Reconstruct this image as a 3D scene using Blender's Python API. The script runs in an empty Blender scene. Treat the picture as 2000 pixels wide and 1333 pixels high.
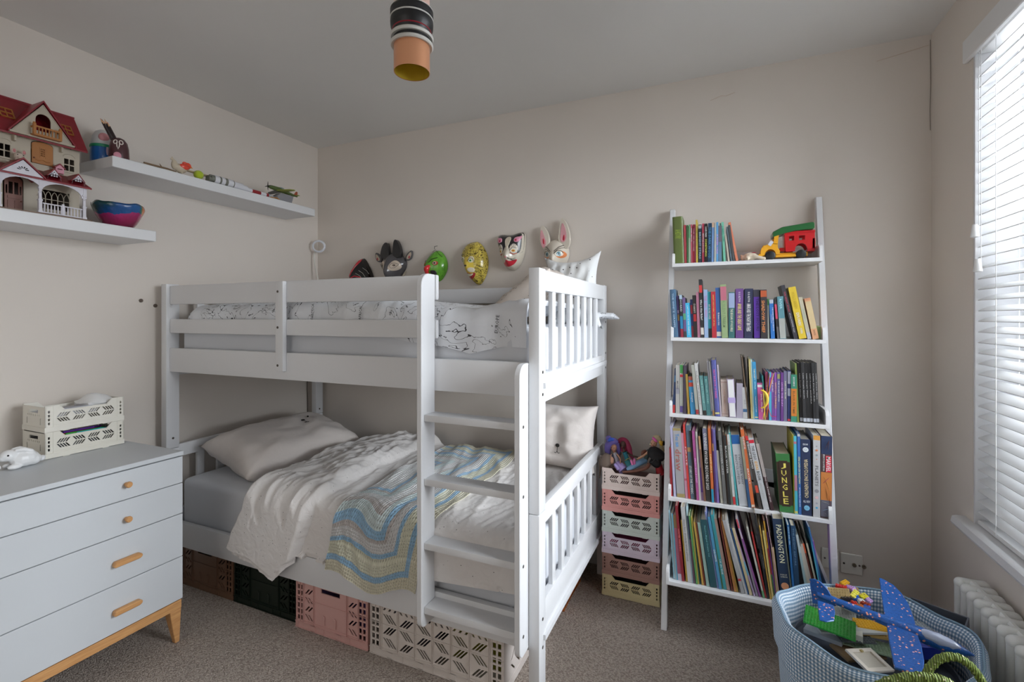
import bpy, bmesh, math, random
from mathutils import Vector, Matrix, noise
S = bpy.context.scene
C = S.collection
R = math.radians
PI = math.pi
# ------------------------------------------------------------------ camera, light, exposure
FYD = -1.83
F, HC, YAW = 936.0, 1.325, math.atan2(409, 936)
cd = bpy.data.cameras.new('camera'); cd.sensor_width = 36; cd.lens = 36 * F / 2000; cd.shift_y = -46.5 / 2000
cd.clip_start = 0.02
cam = bpy.data.objects.new('camera', cd); C.objects.link(cam)
cam.location = (0, 0, HC); cam.rotation_euler = (R(90), 0, YAW); S.camera = cam
S.view_settings.view_transform = 'Standard'; S.view_settings.look = 'None'
S.view_settings.gamma = 1; S.view_settings.use_curve_mapping = False
S.view_settings.exposure = 0.0
W = bpy.data.worlds.new('sky'); S.world = W; W.use_nodes = True
W.node_tree.nodes['Background'].inputs[0].default_value = (0.80, 0.89, 1.0, 1)
W.node_tree.nodes['Background'].inputs[1].default_value = 1.6
def area(name, loc, rot, sx, sy, power, col):
    l = bpy.data.lights.new(name, 'AREA'); l.shape = 'RECTANGLE'; l.size = sx; l.size_y = sy
    l.energy = power; l.color = col
    o = bpy.data.objects.new(name, l); C.objects.link(o); o.location = loc; o.rotation_euler = rot
    return o
# daylight at the shelf window; two added fill lamps stand behind the camera
area('daylight_window_near_shelf', (1.50, 1.45, 1.95), (0, R(70), 0), 1.9, 1.7, 250, (0.89, 0.945, 1.0))
area('added_fill_second_window', (1.12, -0.75, 1.35), (0, R(108), 0), 1.5, 1.25, 5, (0.88, 0.94, 1.0))  # added fill lamp outside the added second window
area('added_fill_behind_camera', (-0.9, FYD, 1.2), (R(100), 0, 0), 1.5, 2.1, 14, (1.0, 0.965, 0.92))  # added warm fill, lifts the faces turned towards the camera

# ------------------------------------------------------------------ helpers
def ray(px, py):
    u = (px - 1000) / F
    return Vector((-math.sin(YAW) + u * math.cos(YAW), math.cos(YAW) + u * math.sin(YAW), (619.5 - py) / F))
def onY(px, py, Y):
    d = ray(px, py); t = Y / d.y; return Vector((d.x * t, Y, HC + d.z * t))
def onX(px, py, X):
    d = ray(px, py); t = X / d.x; return Vector((X, d.y * t, HC + d.z * t))
def onZ(px, py, Z):
    d = ray(px, py); t = (Z - HC) / d.z; return Vector((d.x * t, d.y * t, Z))
def lin(c):
    c = c / 255.0
    return c / 12.92 if c <= 0.04045 else ((c + 0.055) / 1.055) ** 2.4
def hx(h):
    h = h.lstrip('#'); return tuple(int(h[i:i + 2], 16) for i in (0, 2, 4))
GAIN = 2.2
def alb(h, g=None):
    g = g or GAIN
    return tuple(min(0.82, lin(c) * g) for c in hx(h)) + (1,)
MC = {}
def mat(h, rough=0.5, g=None, metal=0.0, coat=0.0, sheen=0.0, spec=0.5, bump=None, name=None):
    key = (h, rough, g, metal, coat, sheen, spec, bump)
    if key in MC: return MC[key]
    m = bpy.data.materials.new(name or ('paint_' + h.strip('#'))); m.use_nodes = True
    n = m.node_tree.nodes; b = n['Principled BSDF']
    b.inputs['Base Color'].default_value = alb(h, g); b.inputs['Roughness'].default_value = rough
    b.inputs['Metallic'].default_value = metal; b.inputs['Coat Weight'].default_value = coat
    b.inputs['Sheen Weight'].default_value = sheen; b.inputs['Specular IOR Level'].default_value = spec
    if bump:
        sc, st = bump
        t = n.new('ShaderNodeTexNoise'); t.inputs['Scale'].default_value = sc; t.inputs['Detail'].default_value = 4
        tc = n.new('ShaderNodeTexCoord'); bp = n.new('ShaderNodeBump'); bp.inputs['Strength'].default_value = st; bp.inputs['Distance'].default_value = 0.01
        L = m.node_tree.links; L.new(tc.outputs['Object'], t.inputs['Vector']); L.new(t.outputs['Fac'], bp.inputs['Height']); L.new(bp.outputs['Normal'], b.inputs['Normal'])
    MC[key] = m
    return m
class NT:
    "small node-building helper"
    def __init__(s, name):
        s.m = bpy.data.materials.new(name); s.m.use_nodes = True
        s.n = s.m.node_tree.nodes; s.l = s.m.node_tree.links; s.b = s.n['Principled BSDF']
    def node(s, typ, ins={}, **kw):
        x = s.n.new(typ)
        for k, v in kw.items(): setattr(x, k, v)
        for k, v in ins.items():
            if isinstance(v, bpy.types.NodeSocket): s.l.new(v, x.inputs[k])
            else: x.inputs[k].default_value = v
        return x
    def coord(s, which='Object', scale=(1, 1, 1), rot=(0, 0, 0)):
        tc = s.n.new('ShaderNodeTexCoord')
        mp = s.node('ShaderNodeMapping', {'Vector': tc.outputs[which], 'Scale': scale, 'Rotation': rot}); return mp.outputs[0]
    def math(s, op, a, b=0.0, c=0.0, clamp=False):
        x = s.n.new('ShaderNodeMath'); x.operation = op; x.use_clamp = clamp
        for i, v in enumerate((a, b, c)):
            if isinstance(v, bpy.types.NodeSocket): s.l.new(v, x.inputs[i])
            else: x.inputs[i].default_value = v
        return x.outputs[0]
    def mix(s, fac, a, b):
        x = s.n.new('ShaderNodeMix'); x.data_type = 'RGBA'
        for i, v in ((0, fac), (6, a), (7, b)):
            if isinstance(v, bpy.types.NodeSocket): s.l.new(v, x.inputs[i])
            else: x.inputs[i].default_value = v
        return x.outputs[2]
    def ramp(s, fac, stops, interp='LINEAR'):
        x = s.n.new('ShaderNodeValToRGB'); s.l.new(fac, x.inputs[0]); r = x.color_ramp; r.interpolation = interp
        while len(r.elements) < len(stops): r.elements.new(0.5)
        for e, (p, c) in zip(r.elements, stops): e.position = p; e.color = c
        return x.outputs[0]
    def bump(s, h, st=0.3, d=0.002):
        x = s.node('ShaderNodeBump', {'Height': h, 'Strength': st, 'Distance': d}); s.l.new(x.outputs[0], s.b.inputs['Normal'])
    def base(s, c): s.l.new(c, s.b.inputs['Base Color']) if isinstance(c, bpy.types.NodeSocket) else setattr(s.b.inputs['Base Color'], 'default_value', c)
    def set(s, **kw):
        for k, v in kw.items(): s.b.inputs[k.replace('_', ' ')].default_value = v
def chaikin(poly, it=2, closed=True):
    for _ in range(it):
        q = []; n = len(poly)
        for i in range(n if closed else n - 1):
            a, b = poly[i], poly[(i + 1) % n]; q += [tuple(x * .75 + y * .25 for x, y in zip(a, b)), tuple(x * .25 + y * .75 for x, y in zip(a, b))]
        if not closed: q = [tuple(poly[0])] + q + [tuple(poly[-1])]
        poly = q
    return poly
def spath(pts, rad, k=4):
    "Catmull-Rom resampling of a path and its radii"
    pts = [Vector(p) for p in pts]; n = len(pts)
    if n < 3: return pts, rad
    P, Q = [], []
    for i in range(n - 1):
        p0, p1, p2, p3 = pts[max(i - 1, 0)], pts[i], pts[i + 1], pts[min(i + 2, n - 1)]
        for j in range(k):
            t = j / k; P.append(.5 * ((2 * p1) + (p2 - p0) * t + (2 * p0 - 5 * p1 + 4 * p2 - p3) * t * t + (3 * p1 - p0 - 3 * p2 + p3) * t ** 3)); Q.append(rad[i] + (rad[i + 1] - rad[i]) * (t * t * (3 - 2 * t)))
    return P + [pts[-1]], Q + [rad[-1]]
def seg_basis(d):
    d = d.normalized(); a = Vector((0, 0, 1)) if abs(d.z) < 0.95 else Vector((1, 0, 0))
    x = d.cross(a).normalized(); return x, d.cross(x).normalized()
class MB:
    "collects shapes into one mesh"
    def __init__(s): s.v = []; s.f = []; s.mi = []; s.cur = 0; s.M = None
    def add(s, vs, fs):
        o = len(s.v)
        s.v += [(s.M @ Vector(v)) if s.M else Vector(v) for v in vs]
        s.f += [[i + o for i in f] for f in fs]; s.mi += [s.cur] * len(fs); return s
    def box(s, x0, x1, y0, y1, z0, z1):
        s.add([(x0, y0, z0), (x1, y0, z0), (x1, y1, z0), (x0, y1, z0), (x0, y0, z1), (x1, y0, z1), (x1, y1, z1), (x0, y1, z1)],
              [(0, 3, 2, 1), (4, 5, 6, 7), (0, 1, 5, 4), (1, 2, 6, 5), (2, 3, 7, 6), (3, 0, 4, 7)]); return s
    def tube(s, pts, rad, n=10, cap=True, flat=1.0):
        pts = [Vector(p) for p in pts]; k = len(pts)
        rad = rad if isinstance(rad, (list, tuple)) else [rad] * k
        vs = []; fs = []; px = None
        for i, p in enumerate(pts):
            d = (pts[min(i + 1, k - 1)] - pts[max(i - 1, 0)])
            if d.length < 1e-9: d = Vector((0, 0, 1))
            if px is None: x, y = seg_basis(d)
            else:
                dn = d.normalized(); x = (px - dn * px.dot(dn)).normalized(); y = dn.cross(x)
            px = x
            for j in range(n):
                a = 2 * PI * j / n; vs.append(p + x * math.cos(a) * rad[i] + y * math.sin(a) * rad[i] * flat)
        for i in range(k - 1):
            for j in range(n):
                a = i * n + j; b = i * n + (j + 1) % n; fs.append((a, b, b + n, a + n))
        if cap: fs.append(tuple(range(n))[::-1]); fs.append(tuple(range((k - 1) * n, k * n)))
        return s.add(vs, fs)
    def lathe(s, prof, n=24, c=(0, 0, 0), cap=True, sx=1, sy=1):
        vs = []; fs = []; k = len(prof)
        for r, z in prof:
            for j in range(n):
                a = 2 * PI * j / n; vs.append((c[0] + r * math.cos(a) * sx, c[1] + r * math.sin(a) * sy, c[2] + z))
        for i in range(k - 1):
            for j in range(n):
                a = i * n + j; b = i * n + (j + 1) % n; fs.append((a, b, b + n, a + n))
        if cap:
            if prof[0][0] > 1e-6: fs.append(tuple(range(n))[::-1])
            if prof[-1][0] > 1e-6: fs.append(tuple(range((k - 1) * n, k * n)))
        return s.add(vs, fs)
    def ball(s, c, r, n=14, m=8):
        if not isinstance(r, (tuple, list)): r = (r, r, r)
        vs = []; fs = []
        for i in range(m + 1):
            t = PI * i / m
            for j in range(n):
                a = 2 * PI * j / n
                vs.append((c[0] + r[0] * math.sin(t) * math.cos(a), c[1] + r[1] * math.sin(t) * math.sin(a), c[2] - r[2] * math.cos(t)))
        for i in range(m):
            for j in range(n):
                a = i * n + j; b = i * n + (j + 1) % n; fs.append((a, b, b + n, a + n))
        return s.add(vs, fs)
    def prism(s, poly, a, b, axis='y'):
        "polygon (u,v) extruded from a to b along axis; y: (x,z) polygon, x: (y,z), z: (x,y)"
        g = {'y': lambda u, v, w: (u, w, v), 'x': lambda u, v, w: (w, u, v), 'z': lambda u, v, w: (u, v, w)}[axis]
        n = len(poly); vs = [g(u, v, a) for u, v in poly] + [g(u, v, b) for u, v in poly]
        fs = [tuple(range(n)), tuple(range(n, 2 * n))[::-1]] + [(i, i + n, (i + 1) % n + n, (i + 1) % n) for i in range(n)]
        return s.add(vs, fs)
    def mesh(s, name, mats, bevel=0, smooth=35, seg=1):
        me = bpy.data.meshes.new(name); bm = bmesh.new()
        vs = [bm.verts.new(v) for v in s.v]
        for f, mi in zip(s.f, s.mi):
            try: q = bm.faces.new([vs[i] for i in f]); q.material_index = mi
            except ValueError: pass
        bmesh.ops.remove_doubles(bm, verts=bm.verts, dist=1e-6)
        bmesh.ops.recalc_face_normals(bm, faces=bm.faces)
        if bevel: bmesh.ops.bevel(bm, geom=list(bm.edges), offset=bevel, segments=seg, affect='EDGES', profile=0.6)
        bm.to_mesh(me); bm.free()
        for m in (mats if isinstance(mats, (list, tuple)) else [mats]): me.materials.append(m)
        if smooth: 
            for p in me.polygons: p.use_smooth = True
            me.set_sharp_from_angle(angle=R(smooth))
        return me
def O(name, me, parent=None, m=None, **kw):
    "link a mesh (or MB) as one object"
    if isinstance(me, MB): me = me.mesh(name, m, **kw)
    o = bpy.data.objects.new(name, me); C.objects.link(o)
    if parent: o.parent = parent
    return o
def tag(o, label, cat, group=None, kind=None):
    if label: o['label'] = label
    if cat: o['category'] = cat
    if group: o['group'] = group
    if kind: o['kind'] = kind
    return o
def T(name, label, cat, loc=(0, 0, 0), rot=(0, 0, 0), group=None):
    o = bpy.data.objects.new(name, None); C.objects.link(o); o.location = loc; o.rotation_euler = rot; o.empty_display_size = 0.02
    return tag(o, label, cat, group)
def struct(o): o['kind'] = 'structure'; return o
def copy_tree(o, parent=None):
    c = o.copy(); C.objects.link(c); c.parent = parent
    for ch in list(o.children): copy_tree(ch, c)
    return c
def box(x0, x1, y0, y1, z0, z1): return MB().box(x0, x1, y0, y1, z0, z1)
def plate(outline, holes, thick, name, mats, M=None, bevel=0):
    "flat sheet with real holes: (x,z) outline, thickness along y centred on 0"
    cu = bpy.data.curves.new('tmp', 'CURVE'); cu.dimensions = '2D'; cu.fill_mode = 'BOTH'; cu.extrude = thick / 2
    for poly in [outline] + holes:
        sp = cu.splines.new('POLY'); sp.points.add(len(poly) - 1)
        for p, q in zip(sp.points, poly): p.co = (q[0], q[1], 0, 1)
        sp.use_cyclic_u = True
    ob = bpy.data.objects.new('tmp', cu); me = bpy.data.meshes.new_from_object(ob)
    bpy.data.objects.remove(ob); bpy.data.curves.remove(cu)
    me.name = name; me.transform(Matrix.Rotation(R(90), 4, 'X'))
    if M: me.transform(M)
    me.materials.clear()
    for m in (mats if isinstance(mats, (list, tuple)) else [mats]): me.materials.append(m)
    for p in me.polygons: p.use_smooth = False
    return me
TX = {}
def text_mesh(s):
    if s in TX: return TX[s]
    cu = bpy.data.curves.new('tmp', 'FONT'); cu.body = s; cu.resolution_u = 1; cu.size = 1; cu.offset = 0.012
    ob = bpy.data.objects.new('tmp', cu); me = bpy.data.meshes.new_from_object(ob)
    bpy.data.objects.remove(ob); bpy.data.curves.remove(cu)
    xs = [v.co.x for v in me.vertices] or [0, 1]; ys = [v.co.y for v in me.vertices] or [0, 1]
    TX[s] = (me, min(xs), max(xs), min(ys), max(ys)); return TX[s]
def lettering(parent, s, c, L, H, m, xd=(0, 0, -1), yd=(1, 0, 0), name='lettering'):
    "text stretched into an L x H box centred on c, reading along xd"
    me, x0, x1, y0, y1 = text_mesh(s)
    me = me.copy(); me.name = name; xd = Vector(xd).normalized(); yd = Vector(yd).normalized(); zd = xd.cross(yd)
    A = Matrix((xd, yd, zd)).transposed().to_4x4(); A.translation = Vector(c)
    B = Matrix.Diagonal((L / max(x1 - x0, 1e-4), H / max(y1 - y0, 1e-4), 1, 1)) @ Matrix.Translation((-(x0 + x1) / 2, -(y0 + y1) / 2, 0))
    me.transform(A @ B); me.materials.clear(); me.materials.append(m)
    return O(name, me, parent)
def gridmesh(name, nu, nv, fn, mats, uv=True, thick=0, smooth=60):
    "surface fn(i/nu, j/nv) -> point; optional solid thickness along normals"
    me = bpy.data.meshes.new(name); vs = []; fs = []
    for j in range(nv + 1):
        for i in range(nu + 1): vs.append(fn(i / nu, j / nv))
    for j in range(nv):
        for i in range(nu):
            a = j * (nu + 1) + i; fs.append((a, a + 1, a + nu + 2, a + nu + 1))
    me.from_pydata([tuple(v) for v in vs], [], fs)
    if uv:
        l = me.uv_layers.new(name='UVMap')
        for lo in me.loops:
            i = lo.vertex_index % (nu + 1); j = lo.vertex_index // (nu + 1); l.data[lo.index].uv = (i / nu, j / nv)
    if thick:
        bm = bmesh.new(); bm.from_mesh(me); bmesh.ops.solidify(bm, geom=list(bm.faces), thickness=thick); bm.to_mesh(me); bm.free()
    for m in (mats if isinstance(mats, (list, tuple)) else [mats]): me.materials.append(m)
    for p in me.polygons: p.use_smooth = True
    if smooth: me.set_sharp_from_angle(angle=R(smooth))
    return me
def sm(a, b, x):
    t = max(0, min(1, (x - a) / (b - a))); return t * t * (3 - 2 * t)
def interp(tab, x):
    if x <= tab[0][0]: return tab[0][1]
    for (a, va), (b, vb) in zip(tab, tab[1:]):
        if x <= b: return va + (vb - va) * (x - a) / (b - a)
    return tab[-1][1]
# ------------------------------------------------------------------ shared materials
WHITE = mat('#9aa0a8', 0.38, 2.35, bump=(60, 0.04), name='white_painted_wood')
WHITE.node_tree.nodes['Principled BSDF'].inputs['Base Color'].default_value = (0.76, 0.765, 0.78, 1)
def wallmat(name, col, sc=180, st=0.12):
    t = NT(name); v = t.coord(); n = t.node('ShaderNodeTexNoise', {'Vector': v, 'Scale': sc, 'Detail': 3.0}); n2 = t.node('ShaderNodeTexNoise', {'Vector': v, 'Scale': 1.3, 'Detail': 2.0})
    c = t.ramp(n2.outputs['Fac'], [(0.3, tuple(x * 0.95 for x in col) + (1,)), (0.7, col + (1,))])
    t.base(c); t.set(Roughness=0.85); t.bump(n.outputs['Fac'], st, 0.001); return t.m
M_WALL = wallmat('wall_paint_plaster', (0.765, 0.70, 0.635))
M_CEIL = wallmat('ceiling_paint', (0.82, 0.805, 0.78))
def carpet():
    t = NT('loop_carpet'); v = t.coord(rot=(0, 0, 0.6)); w = t.node('ShaderNodeTexVoronoi', {'Vector': t.coord(scale=(1, 1.5, 1), rot=(0, 0, 0.5)), 'Scale': 150.0})
    n = t.node('ShaderNodeTexNoise', {'Vector': v, 'Scale': 90.0, 'Detail': 4.0}); n2 = t.node('ShaderNodeTexNoise', {'Vector': v, 'Scale': 2.0})
    f = t.math('ADD', t.math('MULTIPLY', w.outputs['Distance'], 0.7), t.math('MULTIPLY', n.outputs['Fac'], 0.6))
    c = t.ramp(f, [(0.25, (0.62, 0.54, 0.47, 1)), (0.55, (0.46, 0.395, 0.34, 1)), (0.85, (0.26, 0.21, 0.18, 1))])
    c = t.mix(t.math('MULTIPLY', n2.outputs['Fac'], 0.25), c, (0.40, 0.335, 0.285, 1))
    t.base(c); t.set(Roughness=0.95); t.bump(t.math('SUBTRACT', 1.0, f), 0.9, 0.006); return t.m
M_CARPET = carpet()
def wood(name, a, b, scale=(3, 40, 40)):
    t = NT(name); n = t.node('ShaderNodeTexNoise', {'Vector': t.coord(scale=scale), 'Scale': 4.0, 'Detail': 5.0})
    t.base(t.ramp(n.outputs['Fac'], [(0.3, a), (0.7, b)])); t.set(Roughness=0.45); return t.m
M_OAK = wood('oak', (0.52, 0.25, 0.09, 1), (0.68, 0.37, 0.15, 1), (40, 3, 40))
DARK = mat('#151515', 0.6, 1.0, name='dark_void')
SCREW = mat('#4a4540', 0.35, 1.6, metal=0.8, name='dull_screw')
# ------------------------------------------------------------------ room shell
LX, RX, BY, FY, CZ = -2.61, 0.808, 2.55, -1.7, 2.515
struct(O('floor', box(LX - .1, RX + .25, FY - .1, BY + .1, -0.1, 0), None, M_CARPET))
struct(O('ceiling', box(LX - .1, RX + .25, FY - .1, BY + .1, CZ, CZ + .1), None, M_CEIL))
struct(O('wall_left', box(LX - .1, LX, FY - .1, BY + .1, 0, CZ), None, M_WALL))
struct(O('wall_back', box(LX, RX, BY, BY + .1, 0, CZ), None, M_WALL))
struct(O('wall_front', MB().box(LX, -1.70, FY - .1, FY, 0, CZ).box(-.10, RX, FY - .1, FY, 0, CZ).box(-1.70, -.10, FY - .1, FY, 2.30, CZ), None, M_WALL))  # door opening added so the fill lamp can shine in
struct(O('wall_added_sky_block', MB().box(-2.1, .3, -3.0, -2.9, -.1, 2.5).box(-2.2, -2.1, -3.0, FY - .1, -.1, 2.5).box(.3, .4, -3.0, FY - .1, -.1, 2.5).box(-2.2, .4, -3.0, FY - .1, 2.5, 2.6).box(-2.1, .3, -2.9, FY - .1, -.1, 0), None, M_WALL))  # added closed box, keeps sky light out of the added doorway
struct(O('trim_3', MB().box(-1.76, -1.70, FY, FY + .02, 0, 2.36).box(-.10, -.04, FY, FY + .02, 0, 2.36).box(-1.70, -.10, FY, FY + .02, 2.30, 2.36), None, WHITE))  # casing of the added doorway
W1 = (0.85, 2.185, 0.60, 2.30); W2 = (-1.35, -0.15, 0.75, 2.30)  # W2 is an unseen window added for soft fill
wr = MB()
X0, X1 = RX, RX + 0.2
for a, b in ((FY - .1, W2[0]), (W2[1], W1[0]), (W1[1], BY + .1)): wr.box(X0, X1, a, b, 0, CZ)
for w in (W1, W2): wr.box(X0, X1, w[0], w[1], 0, w[2]); wr.box(X0, X1, w[0], w[1], w[3], CZ)
struct(O('wall_right', wr, None, M_WALL))
M_TRIM = mat('#9a9a98', 0.45, 2.3, name='trim_paint')
struct(O('baseboard_back', box(LX, RX, BY - .018, BY, 0, .10), None, M_TRIM, bevel=.003))
struct(O('baseboard_left', box(LX, LX + .018, FY, BY - .018, 0, .10), None, M_TRIM, bevel=.003))
struct(O('baseboard_right', box(RX - .018, RX, FY, BY - .018, 0, .10), None, M_TRIM, bevel=.003))
def glass():
    m = bpy.data.materials.new('window_glass'); m.use_nodes = True; n = m.node_tree.nodes; l = m.node_tree.links
    for x in list(n): n.remove(x)
    o = n.new('ShaderNodeOutputMaterial'); a = n.new('ShaderNodeBsdfTransparent'); g = n.new('ShaderNodeBsdfGlossy'); mx = n.new('ShaderNodeMixShader')
    fr = n.new('ShaderNodeFresnel'); g.inputs['Roughness'].default_value = .02; l.new(fr.outputs[0], mx.inputs[0]); l.new(a.outputs[0], mx.inputs[1]); l.new(g.outputs[0], mx.inputs[2]); l.new(mx.outputs[0], o.inputs[0]); return m
M_GLASS = glass()
for k, w in enumerate((W1, W2)):
    wn = bpy.data.objects.new('window_%d' % (k + 1), None); C.objects.link(wn); struct(wn)
    y0, y1, z0, z1 = w; xa, xb = RX + .13, RX + .18; mid = 1.47
    fr = MB()
    fr.box(xa, xb, y0, y0 + .05, z0, z1).box(xa, xb, y1 - .05, y1, z0, z1).box(xa, xb, y0, y1, z0, z0 + .05).box(xa, xb, y0, y1, z1 - .05, z1)
    O('window_frame', fr, wn, WHITE)
    for nm, a, b, xo in (('lower_sash', z0 + .05, mid + .02, 0), ('upper_sash', mid - .02, z1 - .05, .03)):
        s_ = MB(); xs, xe = xa + xo, xa + xo + .03
        s_.box(xs, xe, y0 + .05, y0 + .10, a, b).box(xs, xe, y1 - .10, y1 - .05, a, b).box(xs, xe, y0 + .1, y1 - .1, a, a + .05).box(xs, xe, y0 + .1, y1 - .1, b - .045, b)
        s_.box(xs + .005, xe - .005, (y0 + y1) / 2 - .012, (y0 + y1) / 2 + .012, a, b)
        so = O(nm, s_, wn, WHITE)
        O('pane', box(xs + .012, xs + .016, y0 + .1, y1 - .1, a + .05, b - .045), so, M_GLASS)
    O('window_lining', MB().box(RX + .001, xa, y1 - .012, y1 - .0005, z0, z1).box(RX + .001, xa, y0 + .0005, y0 + .012, z0, z1).box(RX + .001, xa, y0, y1, z1 - .012, z1 - .0005), wn, WHITE)
    sp = [(RX - .037, z0 - .028), (RX - .042, z0 - .018), (RX - .037, z0 + .002), (RX - .027, z0 + .006), (xb, z0 + .006), (xb, z0 - .03), (RX - .027, z0 - .03)]
    O('sill', MB().prism([(a, b) for a, b in sp], y0 - .06, y1 + .06, 'y'), wn, WHITE)
    lt = MB(); lt.lathe([(0, 0), (.014, .002), (.014, .006), (.006, .01), (.006, .018), (.017, .022), (.013, .028), (0, .03)], 12, (xa - .02, (y0 + y1) / 2 + .2, mid + .02))
    O('sash_catch', lt, wn, mat('#b0b0a8', .25, 2, metal=.9))
# neighbouring facade seen as pale vertical shapes through the slats
fc = MB().box(3.6, 3.8, -1.5, 13, -3, 9)
fo = struct(O('wall_outside', fc, None, mat('#a4a6a8', .9, 1.9)))
for y in (7.6, 8.3, 8.55, 9.0, 9.35, 9.9): O('pilaster', box(3.5, 3.6, y, y + .12, -3, 9), fo, mat('#80848a', .9, 1.9))
# cable and cracks in the far right corner
M_CRACK = mat('#5a5048', .9, 1.4)
tag(O('loose_cable', MB().tube([(RX - .005, 2.545, 2.49), (RX - .004, 2.544, 2.3), (RX - .006, 2.545, 2.2), (RX - .005, 2.545, 2.11)], .0010, 6), None, M_CRACK), 'thin grey cable running down the far right corner from the ceiling', 'cable')
M_CREASE = mat('#9a8c80', .9, 2.1)
for i, pts in enumerate(([(-.05, 2.548, 2.39), (.0, 2.548, 2.405), (.02, 2.548, 2.40), (.06, 2.548, 2.41)], [(.62, 2.548, 2.44), (.68, 2.548, 2.45), (.8, 2.548, 2.47)])):
    struct(O('trim_%d' % (i + 1), MB().tube(pts, .0012, 5), None, M_CREASE))
# plugged screw holes in the left wall, above the chest
for i, (px, py) in enumerate(((275, 587), (303, 597))):
    p = onX(px, py, LX + .001)
    o = tag(O('wall_plug', MB().lathe([(0, 0), (.009, 0), (.009, .004), (.003, .004), (0, .001)], 12), None, M_CRACK), ['pinhole wall plug left of the bunk bed, farther from the bed', 'larger wall plug beside the bunk bed post'][i], 'wall plug', 'wall plugs left of the bunk bed')
    o.location = p; o.rotation_euler = (0, R(90), 0)
# ------------------------------------------------------------------ socket plates
def socket(px0, py0, px1, py1, lab, coax):
    a = onY(px0, py0, BY); b = onY(px1, py1, BY); t = T('wall_socket', lab, 'socket', (a.x, BY, b.z), group='socket plates behind the ladder shelf')
    w, h = b.x - a.x, .088
    O('plate', box(0, w, -.009, 0, 0, h), t, mat('#a8a29c', .35, 2.2), bevel=.002)
    for x in (.012, w - .012): O('screw', MB().lathe([(0, 0), (.004, 0), (.004, .002), (0, .002)], 10), t, SCREW).matrix_local = Matrix.Translation((x, -.009, h / 2)) @ Matrix.Rotation(R(90), 4, 'X')
    if coax:
        for x in (.05, .085):
            O('aerial_port', MB().lathe([(0, 0), (.008, 0), (.008, .008), (.005, .008), (.005, .002), (0, .002)], 12), t, mat('#80766a', .3, 1.5, metal=.8)).matrix_local = Matrix.Translation((x, -.009, h / 2)) @ Matrix.Rotation(R(90), 4, 'X')
socket(1604, 1073, 1638, 1112, 'blank white wall plate left of the shelf leg', False)
socket(1641, 1079, 1684, 1124, 'white aerial socket plate with two ports right of the shelf leg', True)
# ------------------------------------------------------------------ venetian blind
bl = T('venetian_blind', 'white wooden venetian blind hanging in the window', 'blind', (RX, 0, 0))
M_SLAT = mat('#a6a9ad', .35, 2.3, name='white_slat')
BY0, BY1 = W1[0] + .02, 2.168
O('headrail', box(.004, .056, BY0, BY1, 2.235, 2.285), bl, M_SLAT, bevel=.004)
O('valance', box(-.016, -.0005, BY0 - .07, BY1 + .055, 2.232, 2.312), bl, M_SLAT, bevel=.003)
tilt = R(22); pitch = .0367
prof = []
for a in range(7):
    u = -1 + 2 * a / 6; prof.append((u * .025, .0022 * (1 - u * u)))
pr = [(x, z + .0012) for x, z in prof] + [(x, z - .0012) for x, z in prof[::-1]]
ct, st_ = math.cos(tilt), math.sin(tilt)
pr = [(x * ct - z * st_, x * st_ + z * ct) for x, z in pr]
sme = MB().prism(pr, BY0, BY1, 'y').mesh('slat', M_SLAT)
zz = 2.20; k = 0
while zz > .655:
    s_ = O('slat', sme, bl); s_.location = (.030, 0, zz); zz -= pitch; k += 1
O('bottom_rail', box(.005, .055, BY0, BY1, .608, .623), bl, M_SLAT, bevel=.003)
M_CORD = mat('#b0b0ae', .8, 2.3, name='cord')
for y in (BY1 - .13, BY1 - .75, BY0 + .1):
    for x in (.002, .058): O('ladder_cord', MB().tube([(x, y, 2.24), (x, y, .62)], .0011, 5), bl, M_CORD)
O('lift_cord', MB().tube([(-.004, BY1 - .035, 2.23), (-.004, BY1 - .035, 1.63)], .0011, 5), bl, M_CORD)
O('lift_cord', MB().tube([(-.006, BY1 - .055, 2.23), (-.006, BY1 - .055, 1.50)], .0011, 5), bl, M_CORD)
for y, z in ((BY1 - .035, 1.60), (BY1 - .055, 1.48)):
    O('tassel', MB().lathe([(.0, .042), (.007, .042), (.008, .036), (.0125, 0), (.010, -.002), (0, -.002)], 14, (-.0145, y, z)), bl, M_SLAT)
# ------------------------------------------------------------------ radiator
rad = T('column_radiator', 'white cast column radiator under the window', 'radiator', (.748, 2.03, 0))
M_RAD = mat('#a2a3a1', .35, 2.2, name='radiator_enamel')
sec = MB()
for x in (-.028, .028):
    sec.tube([(x, 0, .07), (x, 0, .11), (x, 0, .43), (x, 0, .45)], [.014, .0165, .0165, .017], 16)
for z in (.452, .075):
    for x in (-.028, .028): sec.ball((x, 0, z), (.0185, .0185, .0185), 16, 10)
    sec.tube([(-.028, 0, z + .001), (0, 0, z + .001), (.028, 0, z + .001)], [.0175, .0165, .0175], 16)
sme = sec.mesh('section', M_RAD, smooth=50)
for k in range(26):
    O('section', sme, rad).location = (0, -k * .0447, 0)
O('joint_tube', MB().tube([(0, 0, .075), (0, -25 * .0447, .075)], .014, 10), rad, M_RAD)
O('joint_tube', MB().tube([(0, 0, .455), (0, -25 * .0447, .455)], .014, 10), rad, M_RAD)
for y in (0, -25 * .0447): O('foot', MB().tube([(0, y, 0), (0, y, .07)], [.022, .014], 10), rad, M_RAD)
O('valve', MB().tube([(0, .028, .0), (0, .028, .06)], .009, 8).tube([(0, .014, .075), (0, .035, .075)], .013, 8), rad, mat('#908c84', .3, 1.6, metal=.8))
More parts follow.
